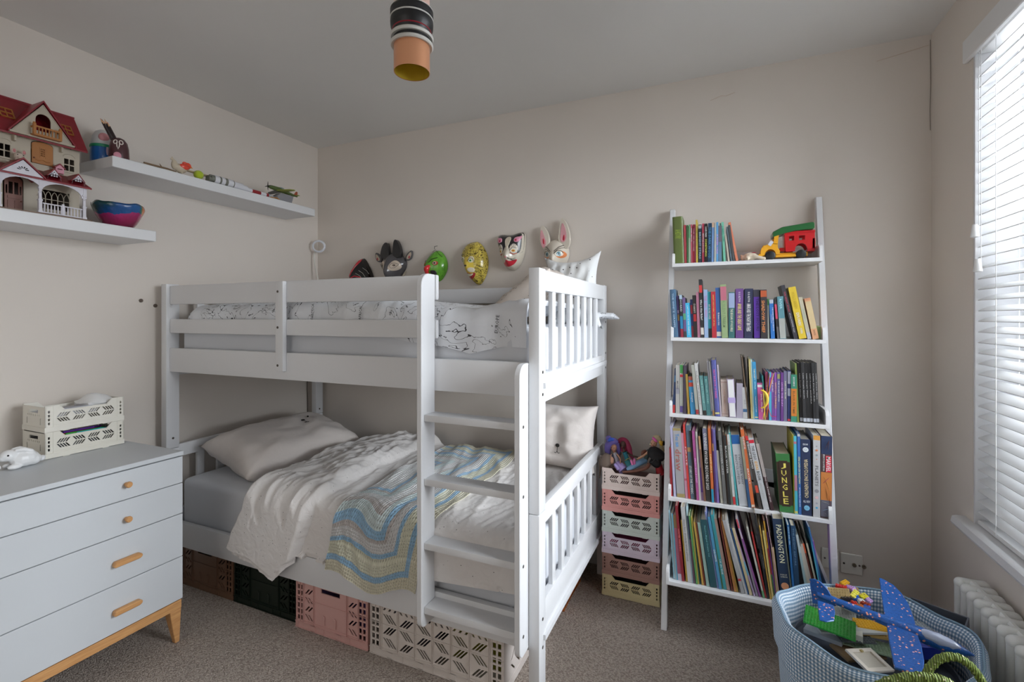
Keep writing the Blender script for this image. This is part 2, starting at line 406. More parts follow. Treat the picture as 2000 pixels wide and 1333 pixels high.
# ------------------------------------------------------------------ pendant lamp
pc = Vector((-.70, .985)); pz = 1.929
pl = T('pendant_lamp', 'copper tube pendant lamp with black and white rings', 'lamp', (pc.x, pc.y, pz))
M_COP = mat('#c08a68', .28, 1.5, metal=.55, name='copper_satin')
M_COPI = mat('#e88a30', .45, 2.4, metal=.75, name='copper_inside')
M_BLK = mat('#17181b', .45, 1.0, name='black_enamel'); M_RW = mat('#8d8c88', .6, 2.2); M_PNK = mat('#a88a80', .4, 1.9)
O('tube', MB().lathe([(.048, .0), (.0495, .0), (.0495, .075), (.048, .075)], 48, cap=False), pl, M_COP)
O('inner_sleeve', MB().lathe([(.0478, .001), (.0478, .07), (.030, .075), (.0, .075)], 48, cap=False), pl, M_COPI)
O('bulb', MB().ball((0, 0, .062), (.026, .026, .012), 18, 8), pl, mat('#c8c8c0', .4, 2.4))
def ring(r, z0, z1, m, nm='ring', rr=.003):
    O(nm, MB().lathe([(r - rr, z0), (r, z0 + rr), (r, z1 - rr), (r - rr, z1), (.02, z1)], 48, cap=False), pl, m); 
ring(.059, .062, .071, M_RW, 'white_ring'); O('white_ring', MB().lathe([(.045, .064), (.056, .062), (.059, .067), (.056, .071), (.045, .070)], 48, cap=False), pl, M_RW)
ring(.051, .071, .083, M_BLK, 'black_ring'); O('white_ring', MB().lathe([(.045, .082), (.057, .081), (.060, .086), (.056, .090), (.045, .09)], 48, cap=False), pl, M_RW)
O('black_ring', MB().lathe([(.046, .09), (.051, .092), (.0525, .100), (.058, .108), (.059, .120), (.058, .127), (.04, .127)], 48, cap=False), pl, M_BLK)
O('red_ring', MB().lathe([(.0518, .0985), (.0537, .100), (.0535, .1015), (.0515, .1015)], 48, cap=False), pl, mat('#7a1020', .4, 1.5))
ring(.0595, .127, .131, M_RW, 'white_ring', .001); ring(.059, .131, .149, M_BLK, 'black_ring'); ring(.0595, .149, .151, M_RW, 'white_ring', .0005)
O('stem', MB().lathe([(.049, .148), (.049, .36), (.03, .365), (0, .365)], 40, cap=False), pl, M_PNK)
O('flex', MB().tube([(0, 0, .36), (0, 0, CZ - pz)], .004, 8), pl, M_BLK)
O('ceiling_rose', MB().lathe([(.05, CZ - pz), (.05, CZ - pz - .02), (.0, CZ - pz - .025)], 32), pl, M_RW)
for o_ in list(pl.children):
    o_.scale = (.885, .885, 1)
# ------------------------------------------------------------------ bunk bed
bb = T('bunk_bed', 'white wooden bunk bed with ladder on its front side', 'bunk bed', (-1.55, 2.0, 0))
def B(name, x0, x1, y0, y1, z0, z1, bevel=.003, parent=None):
    o = O(name, box(x0 + 1.55, x1 + 1.55, y0 - 2, y1 - 2, z0, z1), parent or bb, WHITE, bevel=bevel, seg=2); return o
XL0, XL1, XR0, XR1 = -2.552, -2.512, -.5885, -.5505
YF0, YF1, YB0, YB1 = 1.485, 1.548, 2.44, 2.50
for x0, x1 in ((XL0, XL1), (XR0, XR1)):
    for y0, y1 in ((YF0, YF1), (YB0, YB1)):
        B('post', x0, x1, y0, y1, 0, .668); B('upper_post', x0, x1, y0, y1, .670, 1.490)
for x0, x1 in ((XL0 + .008, XL1 - .008), (XR0 + .008, XR1 - .004)):
    for z0, z1, nm in ((1.416, 1.487, 'end_rail'), (1.034, 1.132, 'end_rail'), (.618, .682, 'end_rail'), (.245, .357, 'end_rail')):
        B(nm, x0, x1, YF1 - .001, YB0 + .001, z0, z1)
    gap = (YB0 - YF1)
    for z0, z1 in ((1.130, 1.418), (.355, .620)):
        for k in range(7):
            yc = YF1 + gap * (k + 1) / 8 + (.006 - k * .002)
            B('slat', (x0 + x1) / 2 - .008, (x0 + x1) / 2 + .008, yc - .019, yc + .019, z0, z1, .002)
# long rails
B('side_rail', XL1, XR0, 1.500, 1.524, .202, .318); B('side_rail', XL1, XR0, 2.464, 2.488, .202, .318)
B('side_rail', XL1, XR0, 1.500, 1.524, 1.055, 1.172); B('side_rail', XL1, XR0, 2.464, 2.488, 1.055, 1.172)
B('guard_rail', XL1, -.958, 1.500, 1.520, 1.246, 1.316, .008); B('guard_rail', XL1, -.958, 1.500, 1.520, 1.388, 1.482, .008)
B('guard_rail', XL1, XR0, 2.466, 2.486, 1.404, 1.492, .006); B('guard_rail', XL1, XR0, 2.466, 2.486, 1.246, 1.30, .006)
B('guard_brace', -1.756, -1.712, 1.479, 1.4995, 1.092, 1.480)
for k in range(9):
    for z in (.235, 1.085):
        xx = XL1 + .10 + k * .225; B('bed_slat', xx, xx + .07, 1.524, 2.464, z, z + .018, 0)
# ladder
def stile(x0, x1, z0, z1):
    y0, y1, r = 1.413, 1.499, .045
    pl_ = [(y1, z0)] + [(y1, z1)] + [(y0 + r - r * math.sin(a), z1 - r + r * math.cos(a)) for a in [R(v) for v in range(0, 91, 15)]] + [(y0 + r * .6 - r * .6 * math.cos(a), z0 + r * .6 - r * .6 * math.sin(a)) for a in [R(v) for v in range(0, 91, 22)]]
    m = MB().prism([(y - 2, z) for y, z in pl_], x0 + 1.55, x1 + 1.55, 'x'); return O('ladder_stile', m, bb, WHITE, bevel=.002, smooth=30)
stile(-.984, -.964, .225, 1.482); stile(-.610, -.5895, .222, 1.172)
for z in (.980, .753, .527, .299): B('rung', -.9635, -.6105, 1.428, 1.498 if z > .4 else 1.512, z - .024, z)
scr = MB().lathe([(0, 0), (.0055, 0), (.0055, .0012), (0, .0012)], 10).mesh('screw', SCREW)
def screw(x, y, z, ax):
    o = O('screw', scr, bb); o.matrix_local = Matrix.Translation((x + 1.55, y - 2, z)) @ (Matrix.Rotation(R(90), 4, 'X') if ax == 'y' else Matrix.Rotation(R(90), 4, 'Y'))
for z in (1.435, 1.281, 1.118): screw(-1.742, 1.479, z, 'y')
for z in (.968, .741, .515, .287, ): screw(-.5893, 1.44, z, 'x')
for z in (1.14, 1.065, .31, .215): screw(XR1 + .0002, 1.517, z, 'x')
for y in (2.47,): 
    for z in (1.3, 1.14, 1.065): screw(XR1 + .0002, y, z, 'x')
screw(-2.512, 1.517, .72, 'x'); screw(-2.512, 2.47, .70, 'x'); screw(-2.512, 2.47, .64, 'x')
# mattresses
def cloth(h1, h2, name, dots=None, lines=None, bump=(40, .15), g=None):
    t = NT(name); v = t.coord(); n = t.node('ShaderNodeTexNoise', {'Vector': v, 'Scale': 3.0, 'Detail': 3.0})
    c = t.mix(n.outputs['Fac'], alb(h1, g), alb(h2, g))
    if dots:
        sc, r, dc = dots; vo = t.node('ShaderNodeTexVoronoi', {'Vector': t.coord(), 'Scale': sc, 'Randomness': .75}); 
        c = t.mix(t.math('LESS_THAN', vo.outputs['Distance'], r), c, alb(dc, 1.6))
    if lines:
        nn = t.node('ShaderNodeTexNoise', {'Vector': t.coord(), 'Scale': 7.5, 'Detail': 3.5, 'Roughness': .62, 'Distortion': .6})
        a = t.math('ABSOLUTE', t.math('SUBTRACT', nn.outputs['Fac'], .52)); b = t.math('ABSOLUTE', t.math('SUBTRACT', nn.outputs['Fac'], .62))
        c = t.mix(t.math('LESS_THAN', t.math('MINIMUM', a, b), .0042), c, alb('#3c3c40', 1.2))
    t.base(c); t.set(Roughness=.9, Sheen_Weight=.2)
    w = t.node('ShaderNodeTexNoise', {'Vector': v, 'Scale': bump[0], 'Detail': 5.0, 'Distortion': .8}); t.bump(w.outputs['Fac'], bump[1], .01); return t.m
M_SHEET = cloth('#919397', '#989a9e', 'grey_fitted_sheet', bump=(6, .25), g=2.2)
M_DUV = cloth('#9c9896', '#a5a2a0', 'speckled_cream_cotton', dots=(44, .075, '#3a3632'), bump=(22, .5))
M_MAP = cloth('#9c9ea4', '#a3a5aa', 'line_drawn_cotton', lines=1, bump=(16, .35))
M_PIL = cloth('#9e9894', '#a49e9a', 'oatmeal_cotton', bump=(10, .6))
def mattress(name, lab, z0, z1):
    t = T(name, lab, 'mattress', (-1.55, 2.0, z0))
    m = MB().box(-2.475 + 1.55, -.60 + 1.55, 1.535 - 2, 2.455 - 2, 0, z1 - z0)
    bm = bmesh.new(); me0 = m.mesh('sheet', M_SHEET, smooth=0); bm.from_mesh(me0); bmesh.ops.bevel(bm, geom=list(bm.edges), offset=.035, segments=4, affect='EDGES', profile=.6); 
    bm.to_mesh(me0); bm.free()
    for p in me0.polygons: p.use_smooth = True
    O('fitted_sheet', me0, t); return t
mattress('mattress', 'grey sheeted mattress on the lower bunk', .256, .520)
mattress('mattress', 'grey sheeted mattress on the upper bunk', 1.105, 1.290)
# ------------------------------------------------------------------ lower duvet, blanket
ZT = .545; RR = .05; AA = RR * PI / 2; YE = 1.562
def wr(x, y, s=1.0): return noise.noise(Vector((x, y, s)))
def ridge(x, y, s): return 1 - abs(noise.noise(Vector((x, y, s)))) * 2
def drape(X, s, zt=ZT, out=0.0, ye=YE):
    "point of a cloth lying on the bunk: s>0 runs inward over the top, s<0 goes down the front side"
    if s >= 0: return Vector((X, ye + s, zt + out))
    if s > -AA:
        a = -s / RR; return Vector((X, ye - (RR + out) * math.sin(a), zt - RR + (RR + out) * math.cos(a)))
    return Vector((X, ye - RR - out, zt - RR - (-s - AA)))
def xleft(s): return interp([(-.36, -2.06), (-.28, -2.05), (-.15, -1.99), (0, -1.92), (.29, -1.965), (.69, -1.975), (.84, -1.86), (.9, -1.72)], s)
def xfold(s): return interp([(-.36, -1.70), (0, -1.54), (.4, -1.60), (.76, -1.60), (.9, -1.52)], s)
def hem(X): return interp([(-2.07, -.25), (-1.98, -.30), (-1.85, -.315), (-1.72, -.365), (-1.66, -.30), (-1.60, -.258), (-1.1, -.255), (-.97, -.215), (-.63, -.19)], X)
def bumps(X, s):
    tb = sm(-.05, .1, s)
    h = .010 * ridge(X * 9 + s * 3, s * 2.2, 3.3) + .008 * wr(X * 5, s * 4, 7) + .005 * ridge(X * 24 + s * 5, s * 6, 1.1) 
    return h
def duv(u, v):
    s0 = .87; X = None
    s = s0 + (-.25 - s0) * v
    xl = xleft(s); X = xl + (-.632 - xl) * u ** 1.15
    s = s0 + (hem(X) - s0) * v
    xl = xleft(s); X = xl + (-.632 - xl) * u ** 1.15
    xf = xfold(s)
    fold = 1 - sm(xf - .02, xf + .035, X)
    edge = sm(0, .06, X - xl)
    big = bumps(X, s) * (1 + .8 * fold) * edge
    if fold > .3: big += (.014 * ridge((X - s * .35) * 13, s * 2.0, 9) + .0045 * ridge((X - s * .5) * 42, s * 5, 4)) * edge
    else: big += .0035 * ridge((X - s * .3) * 30, s * 6, 4)
    out = .018 + big + .034 * fold * (edge ** .5) + .012 * (edge - 1)
    if v > .985: out *= .5
    p = drape(X, s, out=max(out, .004) - .0)
    lo = sm(-.22, -.30, s) if s < -.22 else 0
    if fold > .2 and s < -.12: p.y -= .022 * sm(.12, .24, -s) * fold
    p.y = max(p.y, 1.44)
    if p.y < 1.50 and fold < .2: p.y = 1.494 if p.z > .335 else 1.4
    if fold < .2 and s < -.1: p.y = min(max(p.y, 1.478), 1.50); p.z = max(p.z, .321) if X < -1.0 else p.z
    return p
dv = T('duvet', 'crumpled cream duvet with tiny specks on the lower bunk', 'duvet', (0, 0, 0))
O('duvet_cover', gridmesh('duvet_cover', 260, 170, duv, M_DUV, thick=-.006), dv)
def crochet():
    t = NT('crochet_blanket'); tc = t.n.new('ShaderNodeTexCoord'); sp = t.node('ShaderNodeSeparateXYZ', {0: tc.outputs['UV']})
    u, v = sp.outputs[0], sp.outputs[1]   # u: 0 left .. 1 right ; v: 0 back .. 1 front (metres scaled below)
    dr = t.math('MULTIPLY', t.math('SUBTRACT', 1.0, u), .47); db = t.math('MULTIPLY', v, 1.12); df = t.math('MULTIPLY', t.math('SUBTRACT', 1.0, v), 1.12)
    d = t.math('MINIMUM', dr, t.math('MINIMUM', db, df))
    d = t.math('DIVIDE', d, .42)
    cr, bl_, gr, wh, te, ye_ = alb('#aaa08c'), alb('#6a8cab', 2.2), alb('#8f8a88'), alb('#a9a7ab'), alb('#98a4aa'), alb('#aaa592')
    st = [(0, cr), (.10, bl_), (.155, ye_), (.27, bl_), (.315, wh), (.41, gr), (.44, bl_), (.50, te), (.56, gr), (.60, wh), (.68, te), (.76, gr), (.80, bl_), (.85, wh)]
    c = t.ramp(d, st, 'CONSTANT')
    a = t.math('FRACT', t.math('MULTIPLY', u, 44.0)); b = t.math('FRACT', t.math('MULTIPLY', v, 96.0))
    da = t.math('ABSOLUTE', t.math('SUBTRACT', a, .5)); d2 = t.math('ABSOLUTE', t.math('SUBTRACT', b, .5))
    hole = t.math('LESS_THAN', t.math('ADD', t.math('MULTIPLY', da, da), t.math('MULTIPLY', d2, d2)), .030)
    nz = t.node('ShaderNodeTexNoise', {'Vector': tc.outputs['Object'], 'Scale': 260.0, 'Detail': 2.0})
    c = t.mix(t.math('MULTIPLY', nz.outputs['Fac'], .35), c, (.3, .28, .26, 1))
    t.base(c); t.set(Roughness=.95, Sheen_Weight=.3)
    hgt = t.math('ADD', t.math('MULTIPLY', da, da), t.math('MULTIPLY', d2, d2)); t.bump(hgt, .9, .012)
    t.l.new(t.math('SUBTRACT', 1.0, t.math('MULTIPLY', hole, .8)), t.b.inputs['Alpha']); return t.m
def blk(u, v):
    s = .85 + (-.262 - .85) * v + .02 * math.sin(u * 9) * v
    if v > .9: s += -.02 * math.sin(u * 3)
    X = interp([(-.3, -1.47), (0, -1.40), (.9, -1.44)], s) ; Xr = interp([(-.3, -1.035), (0, -.965), (.9, -.985)], s)
    X = X + (Xr - X) * u + .008 * math.sin(s * 14)
    xf = xfold(s); fold = 1 - sm(xf - .02, xf + .035, X)
    p = drape(X, s, out=.034 + bumps(X, s) + .03 * fold + .004 * math.sin(X * 40 + s * 6))
    if s < -.1: p.y = min(p.y, 1.478 + .006 * math.sin(X * 30)) - .014 * sm(.12, .28, -s)
    return p
bk = T('blanket', 'striped blue, white and cream crochet blanket over the lower duvet', 'blanket', (0, 0, 0))
O('crochet_panel', gridmesh('crochet_panel', 60, 130, blk, crochet(), thick=.004), bk)
# ------------------------------------------------------------------ pillows
def pillow_mesh(name, w, h, t, m, seed=1, wrk=1.0, ear=.04, n=30):
    def f(sgn):
        def g(u, v):
            a, b = 2 * u - 1, 2 * v - 1
            ex = 1 + ear * (abs(a * b) ** 3)
            pin = 1 - .06 * (1 - abs(b)) * abs(a) ** 4
            x = a * w / 2 * ex * (1 - .05 * (1 - b * b) * (a * a)); y = b * h / 2 * ex * (1 - .06 * (1 - a * a) * b * b)
            k = max(0, (1 - a ** 4)) ** .55 * max(0, (1 - b ** 4)) ** .55
            e = 1 - k
            z = t / 2 * k + sgn * 0 
            z += wrk * 1.8 * k * (.010 * noise.noise(Vector((a * 3, b * 3, seed))) + .012 * e * ridge(a * 6 + b * 2, b * 6, seed + 3))
            return Vector((x, y, sgn * z))
        return g
    me = bpy.data.meshes.new(name); bm = bmesh.new()
    for sgn in (1, -1):
        m2 = gridmesh('t', n, n, f(sgn), m, smooth=0, uv=False); bm.from_mesh(m2); bpy.data.meshes.remove(m2)
    bmesh.ops.remove_doubles(bm, verts=bm.verts, dist=1e-4); bmesh.ops.recalc_face_normals(bm, faces=bm.faces); bm.to_mesh(me); bm.free()
    me.materials.append(m)
    for p in me.polygons: p.use_smooth = True
    return me
def pillow(lab, m, w, h, t, M, seed=1, cat='pillow', face=None, ear=.04):
    r = T('pillow', lab, cat); r.matrix_world = M
    O('pillowcase', pillow_mesh('pillowcase', w, h, t, m, seed, ear=ear), r)
    if face:
        fx, fy, sc, rot, zz_ = face; a_, b_ = 2 * fx / w, 2 * fy / h; kk = (1 - a_ ** 4) ** .55 * (1 - b_ ** 4) ** .55; zz_ = t / 2 * kk + 1.8 * kk * .010 * noise.noise(Vector((a_ * 3, b_ * 3, seed))) + .0035; k = math.cos(rot), math.sin(rot)
        def pt(a, b): return (fx + sc * (a * k[0] - b * k[1]), fy + sc * (a * k[1] + b * k[0]))
        dk = mat('#26221f', .8, 1.1)
        for a in (-.055, .055):
            x, y = pt(a, .02); O('eye', MB().lathe([(0, .0015), (.005 * sc, .001), (.0055 * sc, -.006)], 10, (x, y, zz_), sx=1), r, dk)
        x, y = pt(0, -.01); O('nose', MB().ball((x, y, zz_ - .001), (.012 * sc, .009 * sc, .0035), 10, 6), r, dk)
        pts = [pt(-.014, -.044) , pt(-.007, -.047), pt(0, -.038), pt(0, -.018), pt(0, -.038), pt(.007, -.047), pt(.014, -.044)]
        O('mouth', MB().tube([(a, b, zz_ + .0005) for a, b in pts], .0016, 5), r, dk)
    return r
def frame(c, xd, yd):
    xd = Vector(xd).normalized(); zd = xd.cross(Vector(yd)).normalized(); yd = zd.cross(xd)
    M = Matrix((xd, yd, zd)).transposed().to_4x4(); M.translation = Vector(c); return M
pillow('long cream pillow with a small embroidered bear face at the head end', M_PIL, .70, .41, .21, frame((-2.225, 1.955, .620), (.10, .99, .03), (-.90, .12, .24)), 4, face=(.10, .035, 1.0, .0, .083))
pillow('cream cushion with an animal face standing in the far right corner', M_PIL, .42, .32, .16, frame((-.775, 2.335, .722), (.93, -.10, .0), (.0, .16, 1)), 9, face=(.045, -.03, 1.0, 0, .074))
# upper bedding
def uduv(u, v):
    X = -2.42 + (-.615 + 2.42) * u; s0 = .86
    hm = interp([(-2.42, -.13), (-1.9, -.13), (-1.4, -.13), (-1.1, -.165), (-.8, -.175), (-.615, -.19)], X)
    s = s0 + (hm - s0) * v
    zt = 1.325 + .006 * math.sin(X * 7) + interp([(-2.42, .03), (-2.3, .055), (-1.9, .062), (-1.3, .06), (-1.05, .045), (-.95, .035), (-.83, .010), (-.70, .045), (-.615, .05)], X)
    e = min(1, (X + 2.42) / .06, (-.615 - X) / .03 + .3)
    out = (.012 * ridge(X * 5, s * 3, 5) + .012 * wr(X * 3.5, s * 3, 2) + .004 * ridge(X * 17, s * 11, 8)) * e
    a = RR
    p = drape(X, s, zt=zt, out=out + .004, ye=1.585)
    return p
ud = T('duvet', 'white duvet with black line drawings on the upper bunk', 'duvet')
O('duvet_cover', gridmesh('duvet_cover', 150, 70, uduv, M_MAP, thick=-.02), ud)
dc = MB().tube([(-.64, 2.34, 1.33), (-.60, 2.39, 1.33), (-.545, 2.405, 1.332), (-.50, 2.405, 1.33), (-.468, 2.40, 1.318)], [.05, .045, .034, .034, .008], 14, flat=.5)
O('duvet_corner', dc, ud, M_MAP)
def under(u, v): return Vector((-2.40 + .74 * u, 1.72 + .5 * v, 1.385 + .02 * math.sin(u * 3) + .012 * ridge(u * 5, v * 4, 3)))
for s_, px, py, L in (('EUROPE', 968, 633, .085), ('ANTARCTICA', 606, 614, .12), ('AFRICA', 700, 612, .07)):
    c = onY(px, py, 1.50); c.y = 1.512
    p = lettering(ud, s_, (c.x, 1.510, c.z), L * .75, .013, mat('#3c3c40', .9, 1.2), xd=(.1, 0, 1), yd=(-1, 0, .1), name='printed_word')
M_DASH = NT('dashed_linen'); 
def dash():
    t = M_DASH; v = t.coord(); br = t.node('ShaderNodeTexBrick', {'Vector': t.coord(scale=(1, 1, 1), rot=(0, 0, R(90))), 'Color1': (0, 0, 0, 1), 'Color2': (0, 0, 0, 1), 'Mortar': (1, 1, 1, 1), 'Scale': 1.0, 'Mortar Size': .0095, 'Brick Width': .030, 'Row Height': .021, 'Mortar Smooth': 0.0}); 
    br.offset = .5
    t.base(t.mix(br.outputs['Fac'], alb('#3a3430', 1.3), alb('#99918a'))); t.set(Roughness=.9)
    n = t.node('ShaderNodeTexNoise', {'Vector': v, 'Scale': 12.0, 'Detail': 3.0}); t.bump(n.outputs['Fac'], .3, .01)
dash()
pillow('beige pillow printed with short black dashes at the right end of the upper bunk', M_DASH.m, .36, .36, .12, frame((-.865, 2.21, 1.435), (-.05, .99, .0), (.80, .03, .60)) , 3)
M_DOT = cloth('#a2a4aa', '#a6a8ae', 'dotted_white_cotton', dots=(38, .13, '#2a2b30'), bump=(12, .3))
pillow('white polka dot pillow with pointed corners on top of the upper bunk', M_DOT, .26, .33, .10, frame((-.700, 2.375, 1.455), (.97, -.08, .05), (-.05, .12, 1)), 6, ear=.20)
# ------------------------------------------------------------------ chest of drawers
ch = T('chest_of_drawers', 'white chest of drawers with oak knobs, handles and legs', 'chest of drawers', (LX + .022, .70, 0))
M_CH = mat('#909aa2', .42, 2.35, name='chest_lacquer'); M_CH.node_tree.nodes['Principled BSDF'].inputs['Base Color'].default_value = (.60, .625, .65, 1)
cy0, cy1, cd_ = -.56, .56, .588 - .022
O('body', box(.0, cd_ - .021, cy0, cy1, .172, .758), ch, M_CH, bevel=.002)
O('top', box(-.0, cd_ + .002, cy0 - .002, cy1 + .002, .760, .777), ch, M_CH, bevel=.0015)
zs = [.174, .348, .523, .648, .757]
def handle(y, z, par, L):
    if L: O('handle', MB().prism([(y - L / 2, z - .010), (y + L / 2 - .008, z - .010), (y + L / 2, z - .004), (y + L / 2, z + .004), (y + L / 2 - .008, z + .010), (y - L / 2 + .004, z + .010), (y - L / 2, z + .002)], cd_ + .001, cd_ + .022, 'x'), par, M_OAK, bevel=.003)
    else:
        o = O('knob', MB().lathe([(0, .024), (.009, .024), (.0115, .020), (.0115, .016), (.007, .004), (.007, 0), (0, 0)], 18), par, M_OAK, smooth=50); o.matrix_local = Matrix.Translation((cd_, y, z)) @ Matrix.Rotation(R(90), 4, 'Y')
for i in range(4):
    d = O('drawer_front', box(cd_ - .019, cd_, cy0 + .001, cy1 - .001, zs[i] + .0015, zs[i + 1] - .0015), ch, M_CH, bevel=.0012)
    zc = {0: .252, 1: .428, 2: .578, 3: .706}[i]
    for y in (.355, -.355): handle(y, zc, d, .092 if i < 2 else 0)
O('base_frame', MB().box(.02, cd_ - .004, cy1 - .03, cy1 - .004, .137, .171).box(.02, cd_ - .004, cy0 + .004, cy0 + .03, .137, .171).box(cd_ - .032, cd_ - .004, cy0 + .03, cy1 - .03, .137, .171).box(.02, .045, cy0 + .03, cy1 - .03, .137, .171), ch, M_OAK)
for x, sx in ((cd_ - .004, -1), (.02, 1)):
    for y, sy in ((cy1 - .004, -1), (cy0 + .004, 1)):
        m = MB(); a, b = .044, .022
        q = [(x, y), (x + sx * a, y), (x + sx * a, y + sy * a), (x, y + sy * a)]; w = [(x + sx * 0.004, y + sy * .004), (x + sx * b, y + sy * .004), (x + sx * b, y + sy * b), (x + sx * .004, y + sy * b)]
        m.add([(p[0], p[1], .1369) for p in q] + [(p[0], p[1], 0) for p in w], [(0, 1, 2, 3), (4, 7, 6, 5)] + [(i, i + 4, (i + 1) % 4 + 4, (i + 1) % 4) for i in range(4)])
        O('leg', m, ch, M_OAK, bevel=.002)
# ------------------------------------------------------------------ plastic crates
def slots(x0, z0, w, h, k, sgn, sw):
    out = []; run = h * (.75 if h < .02 else .95); step = (w - run - sw) / max(k - 1, 1)
    for i in range(k):
        a = x0 + i * step
        b = a if sgn > 0 else a + run; t = a + run if sgn > 0 else a
        out.append([(b, z0), (b + sw, z0), (t + sw, z0 + h), (t, z0 + h)])
    return out
def small_panels(L, D, H, m):
    n = .018; top = H - .001; hb = .020
    o = [(-L / 2, hb), (L / 2, hb), (L / 2, top), (L / 2 - .045, top), (L / 2 - .062, top - .020), (-L / 2 + .062, top - .020), (-L / 2 + .045, top), (-L / 2, top)]
    holes = []
    x0 = -L / 2 + .032; cw = (L - .064) / 4
    for c in range(4):
        for r in range(2):
            holes += slots(x0 + c * cw + .003, .037 + r * .0195, cw - .006, .0155, 4, 1 if (c + r) % 2 else -1, .0060)
    for s in (-1, 1): 
        for z in (.030, .045, .06, .075): holes.append([(s * (L / 2 - .012) - .003, z), (s * (L / 2 - .012) + .003, z), (s * (L / 2 - .012) + .003, z + .011), (s * (L / 2 - .012) - .003, z + .011)])
    side = plate(o, holes, .003, 'side_panel', m)
    o2 = [(-D / 2, hb), (D / 2, hb), (D / 2, top - .004), (-D / 2, top - .004)]
    h2 = [[(-.032, .074), (.032, .074), (.032, .087), (-.032, .087)]]
    for k in range(7): h2.append([(-.045 + k * .014, .062), (-.041 + k * .014, .062), (-.038 + k * .014, .069), (-.042 + k * .014, .069)])
    for s in (-1, 1): h2.append([(s * .05 - .003, .03), (s * .05 + .003, .03), (s * .05 + .003, .055), (s * .05 - .003, .055)])
    end = plate(o2, h2, .003, 'end_panel', m)
    rim = MB()
    for x in (-L / 2, L / 2):
        for y in (-D / 2, D / 2):
            sx = -1 if x > 0 else 1; sy = -1 if y > 0 else 1
            rim.box(min(x, x + sx * .007), max(x, x + sx * .007), min(y, y + sy * .007), max(y, y + sy * .007), .019, H - .0005)
    cr = rim.mesh('corner_post', m, bevel=.001)
    rib = MB(); 
    for y in (-D / 2 - .0012, D / 2 - .0008):
        rib.box(-L / 2 + .024, -L / 2 + .0255, y, y + .002, .021, H - .002).box(L / 2 - .0255, L / 2 - .024, y, y + .002, .021, H - .002)
        rib.box(-L / 2 + .06, L / 2 - .06, y, y + .002, H - .026, H - .0245).box(-L / 2 + .026, L / 2 - .026, y, y + .002, .026, .0275)
        for s in (-1, 1):
            rib.prism([(s * (L / 2 - .047), H - .004), (s * (L / 2 - .0445), H - .004), (s * (L / 2 - .062), H - .026), (s * (L / 2 - .0645), H - .026)], y, y + .002)
            for z in (.04, .055, .07, .085): rib.box(s * (L / 2 - .016) - .008, s * (L / 2 - .016) + .008, y, y + .002, z, z + .0012)
    rb = rib.mesh('rib', m)
    b = MB().box(-L / 2 - .0015, L / 2 + .0015, -D / 2 - .0015, -D / 2 + .003, .002, .0205).box(-L / 2 - .0015, L / 2 + .0015, D / 2 - .003, D / 2 + .0015, .002, .0205)
    b.box(-L / 2 - .0015, -L / 2 + .003, -D / 2 + .003, D / 2 - .003, .002, .0205).box(L / 2 - .003, L / 2 + .0015, -D / 2 + .003, D / 2 - .003, .002, .0205).box(-L / 2 + .003, L / 2 - .003, -D / 2 + .003, D / 2 - .003, .003, .006)
    for x in (-L / 4, L / 4): b.box(x - .011, x + .011, -D / 2 - .001, D / 2 + .001, 0, .002)
    return side, end, cr, rb, b.mesh('base', m)
def assemble(t, parts, L, D):
    side, end, cr, rb, base = parts
    for y in (-D / 2 + .0015, D / 2 - .0015): O('side_panel', side, t).location = (0, y, 0)
    for x in (-L / 2 + .0015, L / 2 - .0015):
        o = O('end_panel', end, t); o.location = (x, 0, 0); o.rotation_euler = (0, 0, R(90))
    O('corner_post', cr, t); O('rib', rb, t)['kind'] = 'stuff'; O('base', base, t)
SL, SD, SH = .264, .168, .1015
def small_crate(col, lab, loc, rz, group, g=None):
    m = mat(col, .45, g, name='crate_plastic'); t = T('folding_crate', lab, 'crate', loc, (0, 0, rz), group)
    assemble(t, small_panels(SL, SD, SH + .002, m), SL, SD); return t
GS = 'stacked crates by the ladder shelf'
cx, cyy = (-.523 - .2577) / 2, 2.27 + SD / 2
for i, (c, lab) in enumerate([('#a89e7c', 'pale yellow crate at the bottom of the tall stack'), ('#84665e', 'dusty brown crate, second from the bottom of the tall stack'), ('#b3a4be', 'lilac crate with pink and yellow toys, in the tall stack'), ('#a4aaa4', 'pale mint grey crate in the middle of the tall stack'), ('#c97a74', 'coral pink crate, second from the top of the tall stack'), ('#b5a19a', 'blush beige crate holding dolls at the top of the tall stack')]):
    small_crate(c, lab, (cx, cyy, i * (SH - .0005)), R(0), GS, 1.9)
GC = 'cream crates on the chest'
small_crate('#a09d94', 'lower cream crate of coloured pens on the chest', (-2.375 - SD / 2, 1.098, .777), R(90), GC)
small_crate('#a3a098', 'upper cream crate of papers on the chest', (-2.375 - SD / 2, 1.098, .777 + SH), R(90), GC)
